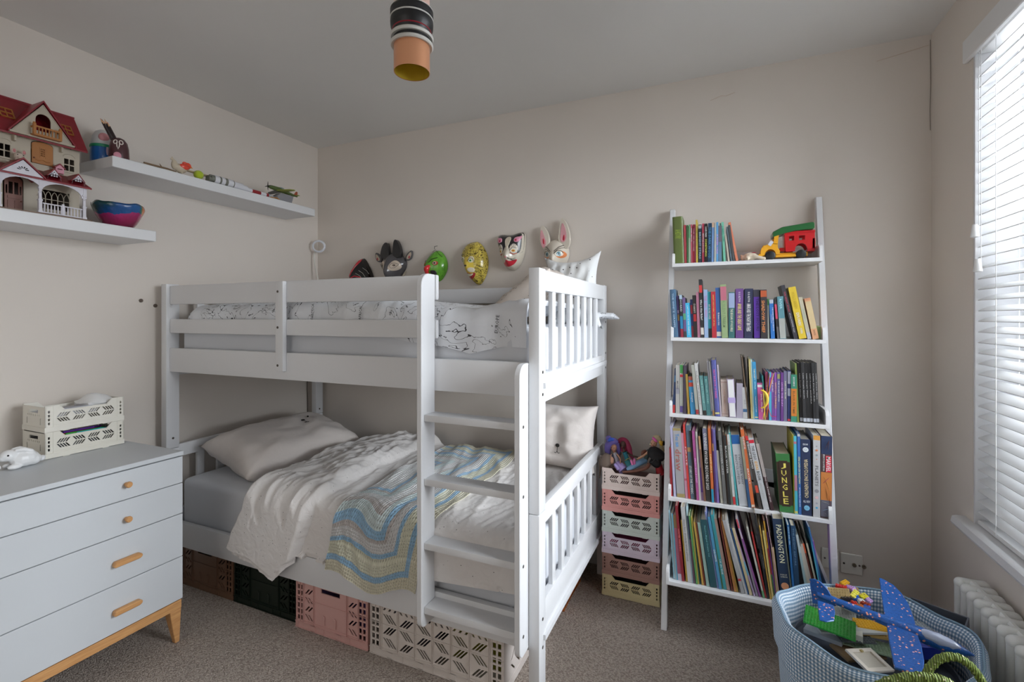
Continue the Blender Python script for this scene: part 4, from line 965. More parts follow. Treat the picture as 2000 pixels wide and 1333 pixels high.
SH[4] = """1315.7 1318.6 -10 997 7fa6b4 thin pale blue picture book
1318.8 1322 -9 1003 8fa0a4 thin grey blue picture book
1322.2 1324.1 -10 1004 3f86a0 very thin sea blue picture book
1324.3 1332 -10 1006 8a4456 rose picture book with brown head|||B.0;.2;6a5436|B.9;1;9a94a0
1332.3 1337.2 -14 988.5 7c1e28 tall dark red picture book|WINTER WEDDING;.3;.6;a85a58
1340 1343.5 -10.7 1016 a8882c thin mustard picture book
1343.7 1352 -14.5 990.6 a0a1a3 white spined picture book|Winnie Rae's Wonderful World of Friends;.16;.72;55555a;.45
1352.2 1354 -13 991 8aa4ac very thin pale blue leaflet
1354.4 1358.8 -13 1008 2e3452 navy picture book with mauve foot|||B.35;1;5c4a58
1359.8 1362.7 -15 1008 4a8248 bright green picture book
1362.9 1365.6 -14 1010 9a8c34 yellow green picture book
1366 1369.3 -16 1020 2a4a4a dark teal leaflet
1371 1375 -17 1020 a8843a amber picture book
1375.5 1378.5 -17 1022 6a3020 rust brown picture book
1380 1386 -18 1021 7c9890 pale mint picture book
1387.6 1401 -20 1015.6 1f4850 thick dark teal picture book|There's a Magical Creature Out;.08;.55;5a8a8c;.3
1401.2 1404 -25 1000 6a74a4 periwinkle picture book
1404.7 1410.2 -23 1010 3a7aa0 blue chequered picture book|CHECKMATE;.45;.62;b8c4cc
1410.4 1413.4 -22 1012 4c6a3a green chequered picture book
1413.6 1419.6 -26 1006 2a8088 turquoise picture book|UP IN THE;.6;.8;a0c0c0;.5
1420 1426.4 -26 1014 8a6f66 bundle of pinkish papers
1429 1432 -26 1012 5a2420 dark maroon leaflet
1434 1438.5 -26 1018 9a6434 tan orange picture book
1439 1442.4 -30 1018 9a7a2c ochre picture book
1448 1455 -37 1017 8c8d90 grey white picture book|GOODNIGHT STORIES;.3;.5;5a5a60;.3|B.8;.83;a02c30
1456 1460.5 -40 1015 a0a1a2 clean white picture book
1460.7 1463 -34 1033 2a5690 thin cobalt picture book
1464.5 1470 -35 1032 a89a78 cream picture book
1472 1476 -41 1032 8a7a9a pink and blue speckled picture book|||B.1;.3;b06a74|B.5;.7;4a8aa0
1477 1481 -40 1015 8e8a9c lilac white picture book|||B.0;.25;a84450
1483 1486.6 -41 1033 7a4480 magenta purple picture book|||B.0;.15;a8a4ac
1490.5 1494.3 -33 1030 a0a098 thin white and green picture book|||B.9;1;4a8a5c
1494.6 1498 -28 1039 a82c2c thin red picture book
1498.3 1501.6 -25 1012 26262a thin black picture book
1501.8 1504 -29 1003 1c1c20 taller thin black picture book|THE LOST GIANT;.4;.65;8a8a8c
1504.2 1507.2 -22 1027 a8843a thin gold picture book
1508 1512 -19 1037 b0a05c pale lemon picture book
1512.6 1515.6 -22 1018 9a2c34 red and yellow picture book|||B.0;.35;b8942c|B.68;1;2a6a4c
1515.8 1517.4 -18 1040 5a2c74 very thin purple leaflet
1517.6 1523.6 -12 1070 a8946a short cream bundle of leaflets
1523.8 1525.6 -27 1013 9a7c84 very thin mauve picture book
1526 1547.3 -17.5 1013.6 23344e thick navy pop-up book
1547.6 1550 -20 1012 6a7464 thin grey green picture book
1550.2 1554.6 -13 1026 1f5a94 blue picture book|SHOW AND TELL;.02;.25;90b8d4;.5
1554.8 1564.4 -11 1027 1f3c5c dark navy storybook|THE NIGHT BEFORE;.03;.5;4a6478;.3
1566 1575 -17 1052 222426 black picture book behind the basket
1579 1584 -25 1045 7f9aa0 white and aqua picture book leaning|||B.0;.25;9aa4a8
1584.4 1589 -29 1055 a05a3c orange and white picture book leaning|||B.25;1;8c9488
1589.4 1594 -29 1068 a09c90 cream paged picture book leaning
1594.2 1599 -31 1063 9a978e white paged picture book leaning
1599.2 1604 -33 1062 5c2c20 brown picture book leaning|||B.0;.15;b8502c
1604.2 1608 -30 1062 9c9a88 ivory picture book leaning
1608.2 1611.2 -24 1060 3a94b0 cyan picture book leaning
1611.4 1615 -25 1058 8a3a90 violet picture book leaning
1615.4 1618.6 -37 1030 2a5c94 tall blue folder leaning at the row end"""
random.seed(4)
BOOKS = {}
for si in range(5):
    ys = SHY[si] + .010; z = SHZ[si]; prev = None; rows = SH[si].split('\n')
    if si == 4: ys = SHY[si] + .022
    for bi, ln in enumerate(rows):
        seg = ln.split('|'); w_ = seg[0].split(); x0, x1, dx, yt = map(float, w_[:4]); col = w_[4]; desc = ' '.join(w_[5:])
        texts, bands, rd = [], [], False
        for q in seg[1:]:
            q = q.strip()
            if not q: continue
            if q == 'R': rd = True; continue
            if q[0] == 'B' and q.count(';') == 2 and q[1:2] in '.01': a, b, c = q[1:].split(';'); bands.append((float(a), float(b), c))
            else:
                p = q.split(';'); texts.append((p[0], float(p[1]), float(p[2]), p[3]) + tuple(float(v) for v in p[4:]))
        yp = ys + random.uniform(-.003, .004)
        P0 = onY(x0, 900, yp); P1 = onY(x1, 900, yp); Pt = onY(x0 + dx, yt, yp)
        h = Pt.z - z; lean = math.atan2(Pt.x - P0.x, h); h = h / math.cos(lean)
        dd = {0: .13, 1: .14, 2: .17, 3: .20, 4: .24}[si] * random.uniform(.9, 1.0)
        dd = min(dd, 2.515 - yp)
        lab = desc + ' on the %s ladder shelf tier' % ORD[si]
        if prev and not ('of six' in desc or 'end' in desc): 
            l2 = desc + ' on the %s tier, right of the %s' % (ORD[si], ' '.join(prev.split()[:4]))
            lab = l2 if len(l2.split()) <= 16 else lab
        assert lab not in SEEN, lab
        SEEN.add(lab); wdt = (P1.x - P0.x) * math.cos(lean)
        b = book(P0.x, P0.x + wdt, z, yp, h, dd, lean, col, lab, texts, bands, rd, gloss=.3 if 'gold' in desc else .42)
        if lean < 0: pass
        BOOKS[desc] = (b, wdt, h); prev = desc
# details on particular spines
b, w, h = BOOKS['thick navy pop-up book']
lettering(b, 'PADDINGTON', (w * .5, -.0012, h * .70), h * .46, w * .50, mat('#c8a88c', .5, 2.2), name='spine_title')
for k, s_ in enumerate(('POP-UP', 'LONDON')): lettering(b, s_, (w * .5, -.0012, h * (.325 - k * .025)), w * .62, .0055, mat('#b8a494', .5, 2.2), xd=(1, 0, 0), yd=(0, 0, 1), name='spine_title')
o = O('spine_emblem', MB().lathe([(0, .0008), (w * .36, .0008), (w * .36, 0)], 20), b, mat('#b07c5c', .5, 1.9)); o.matrix_local = Matrix.Translation((w * .5, -.0008, h * .19)) @ Matrix.Rotation(R(90), 4, 'X')
b, w, h = BOOKS['thick green boxed book with brown panel']
O('spine_panel', box(w * .2, w * .8, -.001, .001, h * .1, h * .88), b, mat('#33241c', .5, 1.5))
for k, c_ in enumerate('JUNGLE'): lettering(b, c_, (w * .5, -.0018, h * (.79 - k * .12)), w * .36, h * .095, mat('#b09a48', .5, 2.2), xd=(1, 0, 0), yd=(0, 0, 1), name='spine_letter')
b, w, h = BOOKS['white planets book']
for zf, r, c_ in ((.87, .07, '5a5a5c'), (.82, .17, 'a86a48'), (.76, .15, '6a7478'), (.71, .08, '9a6a4a'), (.32, .3, '6c6c70'), (.24, .24, 'a88a8c'), (.17, .14, '7a7c84'), (.115, .16, '3a8ab0')):
    o = O('planet_print', MB().lathe([(0, .0006), (w * r, .0006), (w * r, 0)], 16), b, mat(c_, .5, 2.0)); o.matrix_local = Matrix.Translation((w * .5, -.0006, h * zf)) @ Matrix.Rotation(R(90), 4, 'X')
b, w, h = BOOKS['thick comic book with orange and blue artwork']
O('title_block', box(w * .42, w * .92, -.0012, .001, h * .565, h * .76), b, mat('#a82434', .5, 2.0))
lettering(b, 'MARVEL', (w * .67, -.0018, h * .662), h * .18, w * .38, mat('#c8c8c8', .5, 2.2), name='spine_title')
lettering(b, 'ENCYCLOPEDIA', (w * .26, -.0014, h * .675), h * .2, w * .14, mat('#c0c0c0', .5, 2.2), name='spine_title')
for k, (xa, za, xb_, zb, c_, rr) in enumerate(((.35, .84, .72, .95, 'a8603c', .05), (.72, .95, .6, .82, 'b08070', .04), (.2, .42, .75, .5, 'a0608a', .07), (.45, .36, .62, .22, '1f1a1c', .06), (.3, .5, .8, .34, 'c8a870', .05), (.15, .2, .8, .17, 'b8b0a0', .04), (.2, .09, .75, .12, '7a92b0', .09), (.6, .03, .3, .07, 'b0a0a8', .05), (.75, .28, .9, .08, '8a3a24', .05))):
    O('spine_art', MB().tube([(w * xa, -.0006, h * za), (w * (xa + xb_) / 2 + .001, -.0006, h * (za + zb) / 2 + .002), (w * xb_, -.0006, h * zb)], [w * rr * .4, w * rr, w * rr * .3], 6, flat=.12), b, mat(c_, .5, 2.0))
b, w, h = BOOKS['thick navy encyclopedia']
lettering(b, 'KNOW', (w * .5, -.0012, h * .935), w * .5, .008, mat('#9aa0a8', .5, 2.2), xd=(1, 0, 0), yd=(0, 0, 1), name='spine_title')
lettering(b, 'ALL NEW', (w * .5, -.0012, h * .185), w * .7, .009, mat('#9aa0a8', .5, 2.2), xd=(1, 0, 0), yd=(0, 0, 1), name='spine_title')
for zf, c_ in ((.865, '#9aa0a8'), (.10, '#5a8aac')):
    o = O('spine_emblem', MB().lathe([(w * .12, .0006), (w * .27, .0008), (w * .3, .0006), (w * .3, 0)], 18, cap=False).lathe([(0, .0006), (w * .1, .0006), (w * .1, 0)], 12), b, mat(c_, .5, 2.2)); o.matrix_local = Matrix.Translation((w * .5, -.0006, h * zf)) @ Matrix.Rotation(R(90), 4, 'X')
b, w, h = BOOKS['lilac journal with pale pages outward']
O('page_block', box(w * .1, w * .9, -.003, .0, .003, h - .003), b, mat('#b0aca8', .8, 2.3)); O('clasp_band', box(-.001, w + .002, -.0045, -.0031, h * .38, h * .52), b, mat('#8f82a8', .6, 1.8))
b, w, h = BOOKS['large white building ideas book']
# banana bookmark and elastic bands
bn = T('banana_bookmark', 'yellow banana charm hanging in front of the magenta paperback', 'bookmark', tuple(onY(1495, 780, 2.185)))
pts = [(-.017 + .024 * math.sin(R(a)), 0, .036 * math.cos(R(a))) for a in range(0, 181, 20)]
O('banana', MB().tube(pts, [.002, .004, .0055, .0062, .0065, .0062, .0055, .0045, .0035, .002], 8), bn, mat('#b8902c', .45, 2.0))
for i, (c_, lab, pts) in enumerate((('#c8641c', 'orange elastic loop over the row of violet paperbacks', [(1503, 729), (1499, 760), (1501, 790), (1497, 815)]), ('#a8203c', 'red elastic loop over the row of violet paperbacks', [(1508, 727), (1503, 760), (1500, 795), (1506, 813), (1516, 814)]), ('#b8862c', 'amber elastic loop over the row of violet paperbacks', [(1512, 728), (1507, 745), (1498, 780), (1490, 818)]))):
    q = [onY(a, b_, 2.1925 - .003 * i) for a, b_ in pts]
    tag(O('elastic_loop', MB().tube(q, .0013, 6), None, mat(c_, .6, 2.0)), lab, 'elastic', 'elastic loops on the third tier')
tag(O('book_end', MB().prism([(0, 0), (.030, 0), (.030, .045), (.024, .052), (0, .055)], 2.30, 2.42, 'y').mesh('book_end', mat('#6f8a62', .5, 2.0), bevel=.003)), 'pale green block beside the peach hardback on the second tier', 'book end').location = (.352, 0, SHZ[1] + .0005)
def fuse(o, vs, it=4):
    m = o.modifiers.new('fuse', 'REMESH'); m.mode = 'VOXEL'; m.voxel_size = vs; m.use_smooth_shade = True
    s = o.modifiers.new('soft', 'SMOOTH'); s.iterations = it; s.factor = .6; return o
def at(loc):
    m = MB(); m.M = Matrix.Translation(-Vector(loc)); return m
# ------------------------------------------------------------------ rabbit night light
rl = Vector((-2.345, .883, .7775)); rb_ = T('rabbit_night_light', 'small white rabbit night light beside the cream crates on the chest', 'night light', rl)
M_RAB = mat('#a9adb4', .35, 2.3, name='white_silicone')
m = MB().ball((0, .012, .030), (.032, .042, .030)).ball((0, .034, .022), (.027, .026, .022)).ball((0, -.030, .050), (.021, .026, .021)).ball((0, -.046, .044), (.013, .013, .012))
m.ball((.018, -.02, .010), (.012, .022, .010)).ball((-.018, -.02, .010), (.012, .022, .010)).ball((0, .062, .018), .011)
m.tube([(.012, -.018, .066), (.014, .004, .066), (.016, .026, .054), (.016, .036, .042)], [.006, .009, .009, .005], 10).tube([(-.012, -.018, .066), (-.014, .004, .066), (-.016, .026, .054), (-.016, .036, .042)], [.006, .009, .009, .005], 10)
fuse(O('body', m, rb_, M_RAB), .0022)
for x in (.0185, -.0185): O('eye', MB().ball((x, -.038, .054), .0032, 8, 6), rb_, mat('#15151a', .2, 1))
r2 = copy_tree(rb_); r2.location = rl + Vector((.015, -.128, 0)); r2['label'] = 'second white night light at the left picture edge, mostly cut off'
# ------------------------------------------------------------------ dollhouse
D0 = Vector((-2.47, .87, ZL)); dh = T('dollhouse', 'red roofed cream toy dollhouse with balcony and porch', 'dollhouse', D0)
M_CRM = mat('#8a8274', .45, 1.95, name='cream_plastic'); M_RED = mat('#741420', .4, 1.35, name='red_plastic'); M_DHW = mat('#918f95', .45, 2.3, name='pale_plastic')
M_ORG = mat('#8a5826', .45, 1.6, name='orange_wood_plastic'); M_BRN = mat('#57342a', .45, 2.0, name='brown_plastic')
def fp(outline, holes, X, m, nm, th=.004, par=None):
    M = Matrix.Translation(Vector((X, 0, 0)) - D0) @ Matrix.Rotation(R(90), 4, 'Z')
    return O(nm, plate(outline, holes, th, nm, m, M), par or dh)
def rect(a, b, c, d): return [(a, c), (b, c), (b, d), (a, d)]
def arch(a, b, c, d, r=None, n=8):
    r = r or (b - a) / 2; m_ = (a + b) / 2; w = (b - a) / 2
    return [(a, c), (b, c)] + [(m_ + w * math.cos(PI * i / n), d - r + r * math.sin(PI * i / n)) for i in range(n + 1)]
YA, YB_ = .60, 1.107
wins = []
for a in (.862, 1.056): 
    for i in range(2):
        for j in range(2): wins.append(rect(a + i * .018, a + i * .018 + .015, 1.924 + j * .026, 1.924 + j * .026 + .022))
fp(rect(YA, YB_, ZL + .004, 2.02), wins + [arch(.953, 1.021, 1.925, 2.014, .012), arch(.874, .932, ZL + .008, 1.865, .02), rect(.978, 1.073, 1.755, 1.83)], -2.45, M_CRM, 'front_wall')
for y_ in (YB_ - .005, YA): O('side_wall', at(D0).box(-2.60, -2.452, y_, y_ + .005, ZL + .004, 2.02), dh, M_CRM)
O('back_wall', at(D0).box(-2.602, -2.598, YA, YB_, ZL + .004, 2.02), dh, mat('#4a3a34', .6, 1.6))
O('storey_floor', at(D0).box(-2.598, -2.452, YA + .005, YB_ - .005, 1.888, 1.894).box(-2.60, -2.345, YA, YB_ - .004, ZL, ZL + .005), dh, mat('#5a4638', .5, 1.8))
for a in (.862, 1.056):
    O('window_surround', at(D0).tube([(-2.447, a - .003, 1.985)] + [(-2.447, a + .0165 - .0195 * math.cos(PI * i / 8), 1.978 + .014 * math.sin(PI * i / 8)) for i in range(9)], .0015, 6).box(-2.449, -2.443, a - .004, a + .037, 1.916, 1.921), dh, M_CRM)
# windows with pointed arches below
w = at(D0)
for k in range(6):
    y = .978 + k * .019; w.box(-2.450, -2.446, y - .0012, y + .0012, 1.755, 1.808)
    if k < 5: w.tube([(-2.448, y, 1.805), (-2.448, y + .005, 1.819), (-2.448, y + .0095, 1.824), (-2.448, y + .014, 1.819), (-2.448, y + .019, 1.805)], .0013, 6)
for z in (1.775, 1.793): w.box(-2.450, -2.446, .978, 1.073, z - .001, z + .001)
w.tube([(-2.448, .972, 1.80), (-2.448, .985, 1.828), (-2.448, 1.025, 1.842), (-2.448, 1.065, 1.828), (-2.448, 1.078, 1.80)], .002, 6)
O('arched_window', w, dh, M_CRM)
dd = fp(arch(.878, .928, ZL + .010, 1.858, .018), [rect(.889, .901, 1.79, 1.835), rect(.905, .917, 1.79, 1.835), rect(.881, .886, 1.79, 1.822), rect(.920, .925, 1.79, 1.822)], -2.447, M_BRN, 'door')
O('door_panel', at(D0).box(-2.4455, -2.443, .886, .900, ZL + .02, 1.765).box(-2.4455, -2.443, .906, .920, ZL + .02, 1.765).box(-2.4455, -2.443, .886, .920, 1.772, 1.782), dd, M_BRN)
O('door_knob', MB().ball(Vector((-2.442, .924, 1.765)) - D0, .0028, 8, 6), dd, M_BRN)
ud_ = fp(arch(.955, 1.019, 1.926, 2.011, .012), [rect(.9815 + i * .0045, .984 + i * .0045, 1.957 + j * .008, 1.962 + j * .008) for i in range(3) for j in range(4)], -2.446, M_ORG, 'upper_door')
O('door_panel', at(D0).box(-2.4445, -2.443, .978, .9795, 1.95, 1.99).box(-2.4445, -2.443, .9955, .997, 1.95, 1.99).tube([(-2.443, .965, 1.94), (-2.443, .975, 1.936), (-2.443, .987, 1.942), (-2.443, 1.0, 1.936), (-2.443, 1.01, 1.94)], .001, 5), ud_, M_ORG)
O('door_knob', MB().ball(Vector((-2.442, .961, 1.945)) - D0, .003, 8, 6), ud_, M_BRN)
# roof
ev = (-2.418, 2.014); rg = (-2.525, 2.172); bk_ = (-2.604, 2.06)
O('main_roof', at(D0).prism([ev, rg, (rg[0], rg[1] - .006), (ev[0] - .002, ev[1] - .006)], YA - .015, YB_ + .015, 'y').prism([rg, bk_, (bk_[0], bk_[1] - .006), (rg[0], rg[1] - .006)], YA - .015, YB_ + .015, 'y').box(rg[0] - .003, rg[0] + .003, YA - .016, YB_ + .016, rg[1] - .003, rg[1] + .003), dh, M_RED)
O('end_gable', at(D0).prism([(-2.45, 2.018), (-2.60, 2.018), (-2.60, 2.05), (-2.525, 2.16)], YB_ - .004, YB_ + .002, 'y'), dh, M_CRM)
gy0, gy1, gz0, gz1 = .882, 1.068, 2.020, 2.150; gm = .975
fp([(gy0, gz0), (gy1, gz0), (gm, gz1)], [arch(.953, .999, 2.045, 2.112)], -2.414, M_CRM, 'gable_wall')
for s, e in ((-1, gy0), (1, gy1)):
    q = [(gm, gz1 + .007), (e + s * .008, gz0 - .007), (e + s * .008, gz0 + .001), (gm, gz1 + .015)]
    O('gable_roof', at(D0).prism(q, -2.525, -2.405, 'x'), dh, M_RED)
    O('gable_trim', at(D0).tube([(-2.410, gm, gz1 - .002), (-2.410, e - s * .004, gz0 + .004)], .0015, 6), dh, M_CRM)
O('gable_ledge', at(D0).box(-2.45, -2.405, gy0 - .004, gy1 + .004, 2.014, 2.020).box(-2.45, -2.43, .90, .906, 1.99, 2.014).box(-2.45, -2.43, 1.04, 1.046, 1.99, 2.014), dh, M_CRM)
bl_ = at(D0)
for k in range(8):
    y = .944 + k * .0102; bl_.box(-2.392, -2.388, y - .0014, y + .0014, 2.024, 2.052)
bl_.box(-2.394, -2.386, .940, 1.020, 2.050, 2.056).box(-2.412, -2.384, .938, 1.022, 2.018, 2.025)
for y in (.941, 1.019): bl_.box(-2.395, -2.385, y - .004, y + .004, 2.02, 2.062).ball((-2.39, y, 2.064), .005, 8, 6).box(-2.412, -2.39, y - .002, y + .002, 2.05, 2.056)
O('balcony', bl_, dh, M_ORG)
sl = Vector((rg[0] - ev[0], 0, rg[1] - ev[1])).normalized(); nr = Vector((sl.z, 0, -sl.x))
for ya in (1.052, .872):
    sk = MB(); 
    for a, b, c, d in ((0, .042, 0, .004), (0, .042, .046, .05), (0, .004, 0, .05), (.038, .042, 0, .05), (.019, .022, 0, .05), (0, .042, .023, .027)):
        vs = []
        for n_ in (0, .004):
            for (yy, uu) in ((a, c), (b, c), (b, d), (a, d)):
                p = Vector((ev[0], ya + yy, ev[1])) + sl * (.075 + uu) + nr * n_ * (1 if nr.z > 0 else -1); vs.append(p - D0)
        sk.add(vs, [(0, 3, 2, 1), (4, 5, 6, 7), (0, 1, 5, 4), (1, 2, 6, 5), (2, 3, 7, 6), (3, 0, 4, 7)])
    O('skylight', sk, dh, M_ORG)
# porch
O('porch_roof', at(D0).prism([(-2.45, 1.902), (-2.338, 1.847), (-2.338, 1.841), (-2.45, 1.896)], YA, 1.098, 'y'), dh, M_RED)
pg = (.832, .946, 1.848, 1.900); pm = .889
fan = []
for k in range(6):
    a0 = PI * (k + .2) / 6; a1 = PI * (k + .75) / 6
    fan.append([(pm + .006 * math.cos(a0), 1.862 + .006 * math.sin(a0)), (pm + .017 * math.cos(a0), 1.862 + .014 * math.sin(a0)), (pm + .017 * math.cos(a1), 1.862 + .014 * math.sin(a1)), (pm + .006 * math.cos(a1), 1.862 + .006 * math.sin(a1))])
fp([(pg[0], pg[2]), (pg[1], pg[2]), (pm, pg[3])], fan, -2.338, M_DHW, 'porch_gable', .003)
for s, e in ((-1, pg[0]), (1, pg[1])):
    O('porch_gable_roof', at(D0).prism([(pm, pg[3] + .003), (e + s * .006, pg[2] - .004), (e + s * .006, pg[2] + .002), (pm, pg[3] + .009)], -2.44, -2.332, 'x'), dh, M_RED)
fp([(.826, 1.80), (.834, 1.80)] + [(.889 - .055 * math.cos(PI * i / 10), 1.80 + .038 * math.sin(PI * i / 10)) for i in range(11)][1:-1] + [(.944, 1.80), (.944, 1.80)][:1] + [(1.006 - .062 * math.cos(PI * i / 10), 1.80 + .038 * math.sin(PI * i / 10)) for i in range(11)][1:-1] + [(1.068, 1.80), (1.084, 1.80), (1.084, 1.846), (.826, 1.846)], [], -2.346, M_DHW, 'porch_arch', .003)
for y in (.828, .940, 1.076):
    c_ = at(D0); c_.box(-2.354, -2.340, y - .007, y + .007, ZL + .005, ZL + .012).box(-2.352, -2.342, y - .005, y + .005, ZL + .012, ZL + .05).box(-2.3535, -2.3405, y - .0065, y + .0065, ZL + .05, ZL + .055).box(-2.351, -2.343, y - .004, y + .004, ZL + .055, 1.808).box(-2.353, -2.341, y - .006, y + .006, 1.808, 1.815).box(-2.351, -2.343, y - .004, y + .004, 1.815, 1.843).ball((-2.347, y, 1.795), .006, 8, 6)
    O('column', c_, dh, M_DHW)
b_ = at(D0)
b_.box(-2.350, -2.344, .948, 1.070, ZL + .040, ZL + .044).box(-2.350, -2.344, .948, 1.070, ZL + .006, ZL + .010)
for k in range(12): b_.tube([(-2.347, .953 + k * .0102, ZL + .008), (-2.347, .953 + k * .0102, ZL + .02), (-2.347, .953 + k * .0102, ZL + .042)], [.0018, .0028, .0016], 6)
b_.box(-2.351, -2.343, 1.005, 1.012, ZL + .006, ZL + .050)
O('balustrade', b_, dh, M_DHW)
for yc in (.985, 1.060):
    hs = [rect(yc - .011 + i * .0078, yc - .0062 + i * .0078, 1.866 + j * .0072, 1.8705 + j * .0072) for i in range(3) for j in range(2)] + [[(yc - .011 + i * .0078, 1.881), (yc - .0062 + i * .0078, 1.881), (yc - .0086 + i * .0078, 1.885)] for i in range(3)]
    fp([(yc - .021, 1.853), (yc + .021, 1.853), (yc + .018, 1.868), (yc, 1.892), (yc - .018, 1.868)], hs, -2.352, M_DHW, 'dormer', .003)
    for s in (-1, 1): O('dormer_roof', at(D0).prism([(yc, 1.893), (yc + s * .022, 1.864), (yc + s * .022, 1.868), (yc, 1.898)], -2.43, -2.350, 'x'), dh, M_RED)
mp = onX(115, 330, -2.42)
mbx = T('toy_mailbox', 'tiny pink toy letter box standing on the dollhouse porch roof', 'toy', (-2.42, mp.y, 1.898))
O('box_body', plate([(-.013, 0), (.013, 0), (.013, .022), (0, .034), (-.013, .022)], [rect(-.008, .008, .014, .018)], .016, 'box_body', mat('#a0707c', .5, 2.0), Matrix.Rotation(R(90), 4, 'Z')), mbx)
for s in (-1, 1): O('roof', MB().prism([(0, .034), (s * .017, .018), (s * .017, .022), (0, .039)], -.011, .011, 'x'), mbx, M_RED)
# toy mouse looking over the porch gable
mo = onX(36, 300, -2.425); ms = T('toy_mouse', 'white toy mouse head behind the dollhouse porch gable', 'toy', (-2.42, mo.y, 1.902)); M_MS = mat('#8d8278', .9, 2.2)
fuse(O('body', MB().ball((0, 0, .028), (.014, .015, .014)).ball((.012, 0, .022), (.008, .009, .007)).ball((0, 0, .008), (.012, .013, .016)), ms, M_MS), .0018)
for s in (-1, 1):
    O('ear', MB().ball((-.001, s * .014, .046), (.003, .007, .010), 10, 8), ms, M_MS); O('inner_ear', MB().ball((.0022, s * .014, .046), (.0012, .0045, .007), 8, 6), ms, mat('#8f5d5d', .8, 2.0)); O('eye', MB().ball((.011, s * .008, .032), .0018, 6, 5), ms, DARK)
# ------------------------------------------------------------------ papier mache bowl
bo = T('papier_mache_bowl', 'hand painted bowl in blue, pink and orange on the lower shelf', 'bowl', (-2.455, 1.252, ZL + .001))
def bowlmat():
    t = NT('painted_paper'); v = t.coord(); sp = t.node('ShaderNodeSeparateXYZ', {0: v}); n = t.node('ShaderNodeTexNoise', {'Vector': v, 'Scale': 14.0, 'Detail': 3.0}); n2 = t.node('ShaderNodeTexNoise', {'Vector': v, 'Scale': 60.0, 'Detail': 3.0})
    z = t.math('ADD', sp.outputs[2], t.math('MULTIPLY', t.math('SUBTRACT', n.outputs['Fac'], .5), .07))
    y = t.math('ADD', sp.outputs[1], t.math('MULTIPLY', t.math('SUBTRACT', n.outputs['Fac'], .5), .1))
    low = t.ramp(t.math('MULTIPLY', z, 10.0), [(0, alb('#5e1028', 1.5)), (.45, alb('#8a184c', 1.6)), (.6, alb('#90205a', 1.7))])
    top = t.ramp(t.math('ADD', t.math('MULTIPLY', y, 5.0), .5), [(0, alb('#12402a', 1.5)), (.12, alb('#123e50', 1.5)), (.2, alb('#13437a', 1.5)), (.62, alb('#1a5088', 1.5)), (.7, alb('#2a6a50', 1.5)), (.76, alb('#b05a1c', 1.7))])
    c = t.mix(t.math('GREATER_THAN', z, .062), low, top); c = t.mix(t.math('MULTIPLY', n2.outputs['Fac'], .3), c, (.02, .03, .05, 1))
    t.base(c); t.set(Roughness=.25, Coat_Weight=.6); t.bump(n2.outputs['Fac'], .5, .004); return t.m
def bw(u, v):
    a = 2 * PI * u
    if v < .5: q = v * 2; r = .036 + .062 * q ** .72; z = .105 * q ** 1.2
    else: q = (1 - v) * 2; r = .033 + .061 * q ** .72; z = .004 + .101 * q ** 1.2
    if v == 0 or v == 1: r = 0.0; z = 0 if v == 0 else .004
    k = noise.noise(Vector((math.cos(a) * 2, math.sin(a) * 2, z * 20))); z += .010 * k * min(1, z / .06); r *= 1 + .035 * k
    return Vector((r * math.cos(a), r * math.sin(a), z))
O('shell', gridmesh('shell', 64, 28, bw, bowlmat(), uv=False, smooth=0), bo)
# ------------------------------------------------------------------ things on the upper shelf
z0 = ZU + .001
fg = T('figure_pot', 'blue and white rounded figure pot at the left end of the upper shelf', 'figure', (-2.53, 1.230, z0))
O('base_half', MB().lathe([(0, 0), (.040, 0), (.045, .012), (.046, .045), (.044, .070), (.0, .072)], 28), fg, mat('#14467c', .3, 2.0, coat=.5))
O('belt', MB().lathe([(.0455, .066), (.0475, .070), (.0465, .078), (.044, .080)], 28, cap=False), fg, mat('#1f6a4c', .35, 2.0))
O('hood', MB().lathe([(.0435, .076), (.0425, .095), (.038, .120), (.028, .140), (.012, .150), (0, .152)], 28), fg, mat('#8f8f8f', .4, 2.2))
ha = R(-22)
O('face_disc', MB().ball((.026 * math.cos(ha) + .008, .032 * math.sin(ha) , .110), (.014, .021, .020), 16, 10), fg, mat('#a06e72', .5, 2.0))
O('arm', MB().tube([(.046, -.006, .066), (.048, -.008, .05), (.0465, -.006, .032)], [.004, .0045, .003], 8), fg, mat('#8c7680', .4, 2.0))
mlp = T('pencil_pot', 'brown owl-eyed pencil pot on the upper shelf', 'pencil pot', (-2.435, 1.243, z0))
O('pot_body', MB().lathe([(0, 0), (.034, 0), (.037, .02), (.035, .06), (.030, .085), (.020, .10), (.008, .106), (0, .107)], 24), mlp, mat('#3c2024', .35, 1.7, coat=.3))
wm = mat('#9a948e', .5, 2.2)
def pot(a, z, o_=0.0012):
    r = interp([(0, .034), (.02, .037), (.06, .035), (.085, .030), (.10, .020)], z) + o_; return (r * math.cos(R(a)), r * math.sin(R(a)), z)
for a in (-50, -14):
    O('eye_ring', MB().tube([pot(a + 12 * math.cos(R(t)), .080 + .009 * math.sin(R(t))) for t in range(0, 361, 30)], .0022, 6), mlp, wm)
O('nose_mark', MB().tube([pot(-41, .078), pot(-38, .060), pot(-32, .048), pot(-26, .060), pot(-23, .078)], .0022, 6), mlp, wm)
O('belly_patch', MB().ball(pot(-32, .020, -.004), (.009, .018, .016), 12, 8), mlp, mat('#9a6874', .5, 2.0))
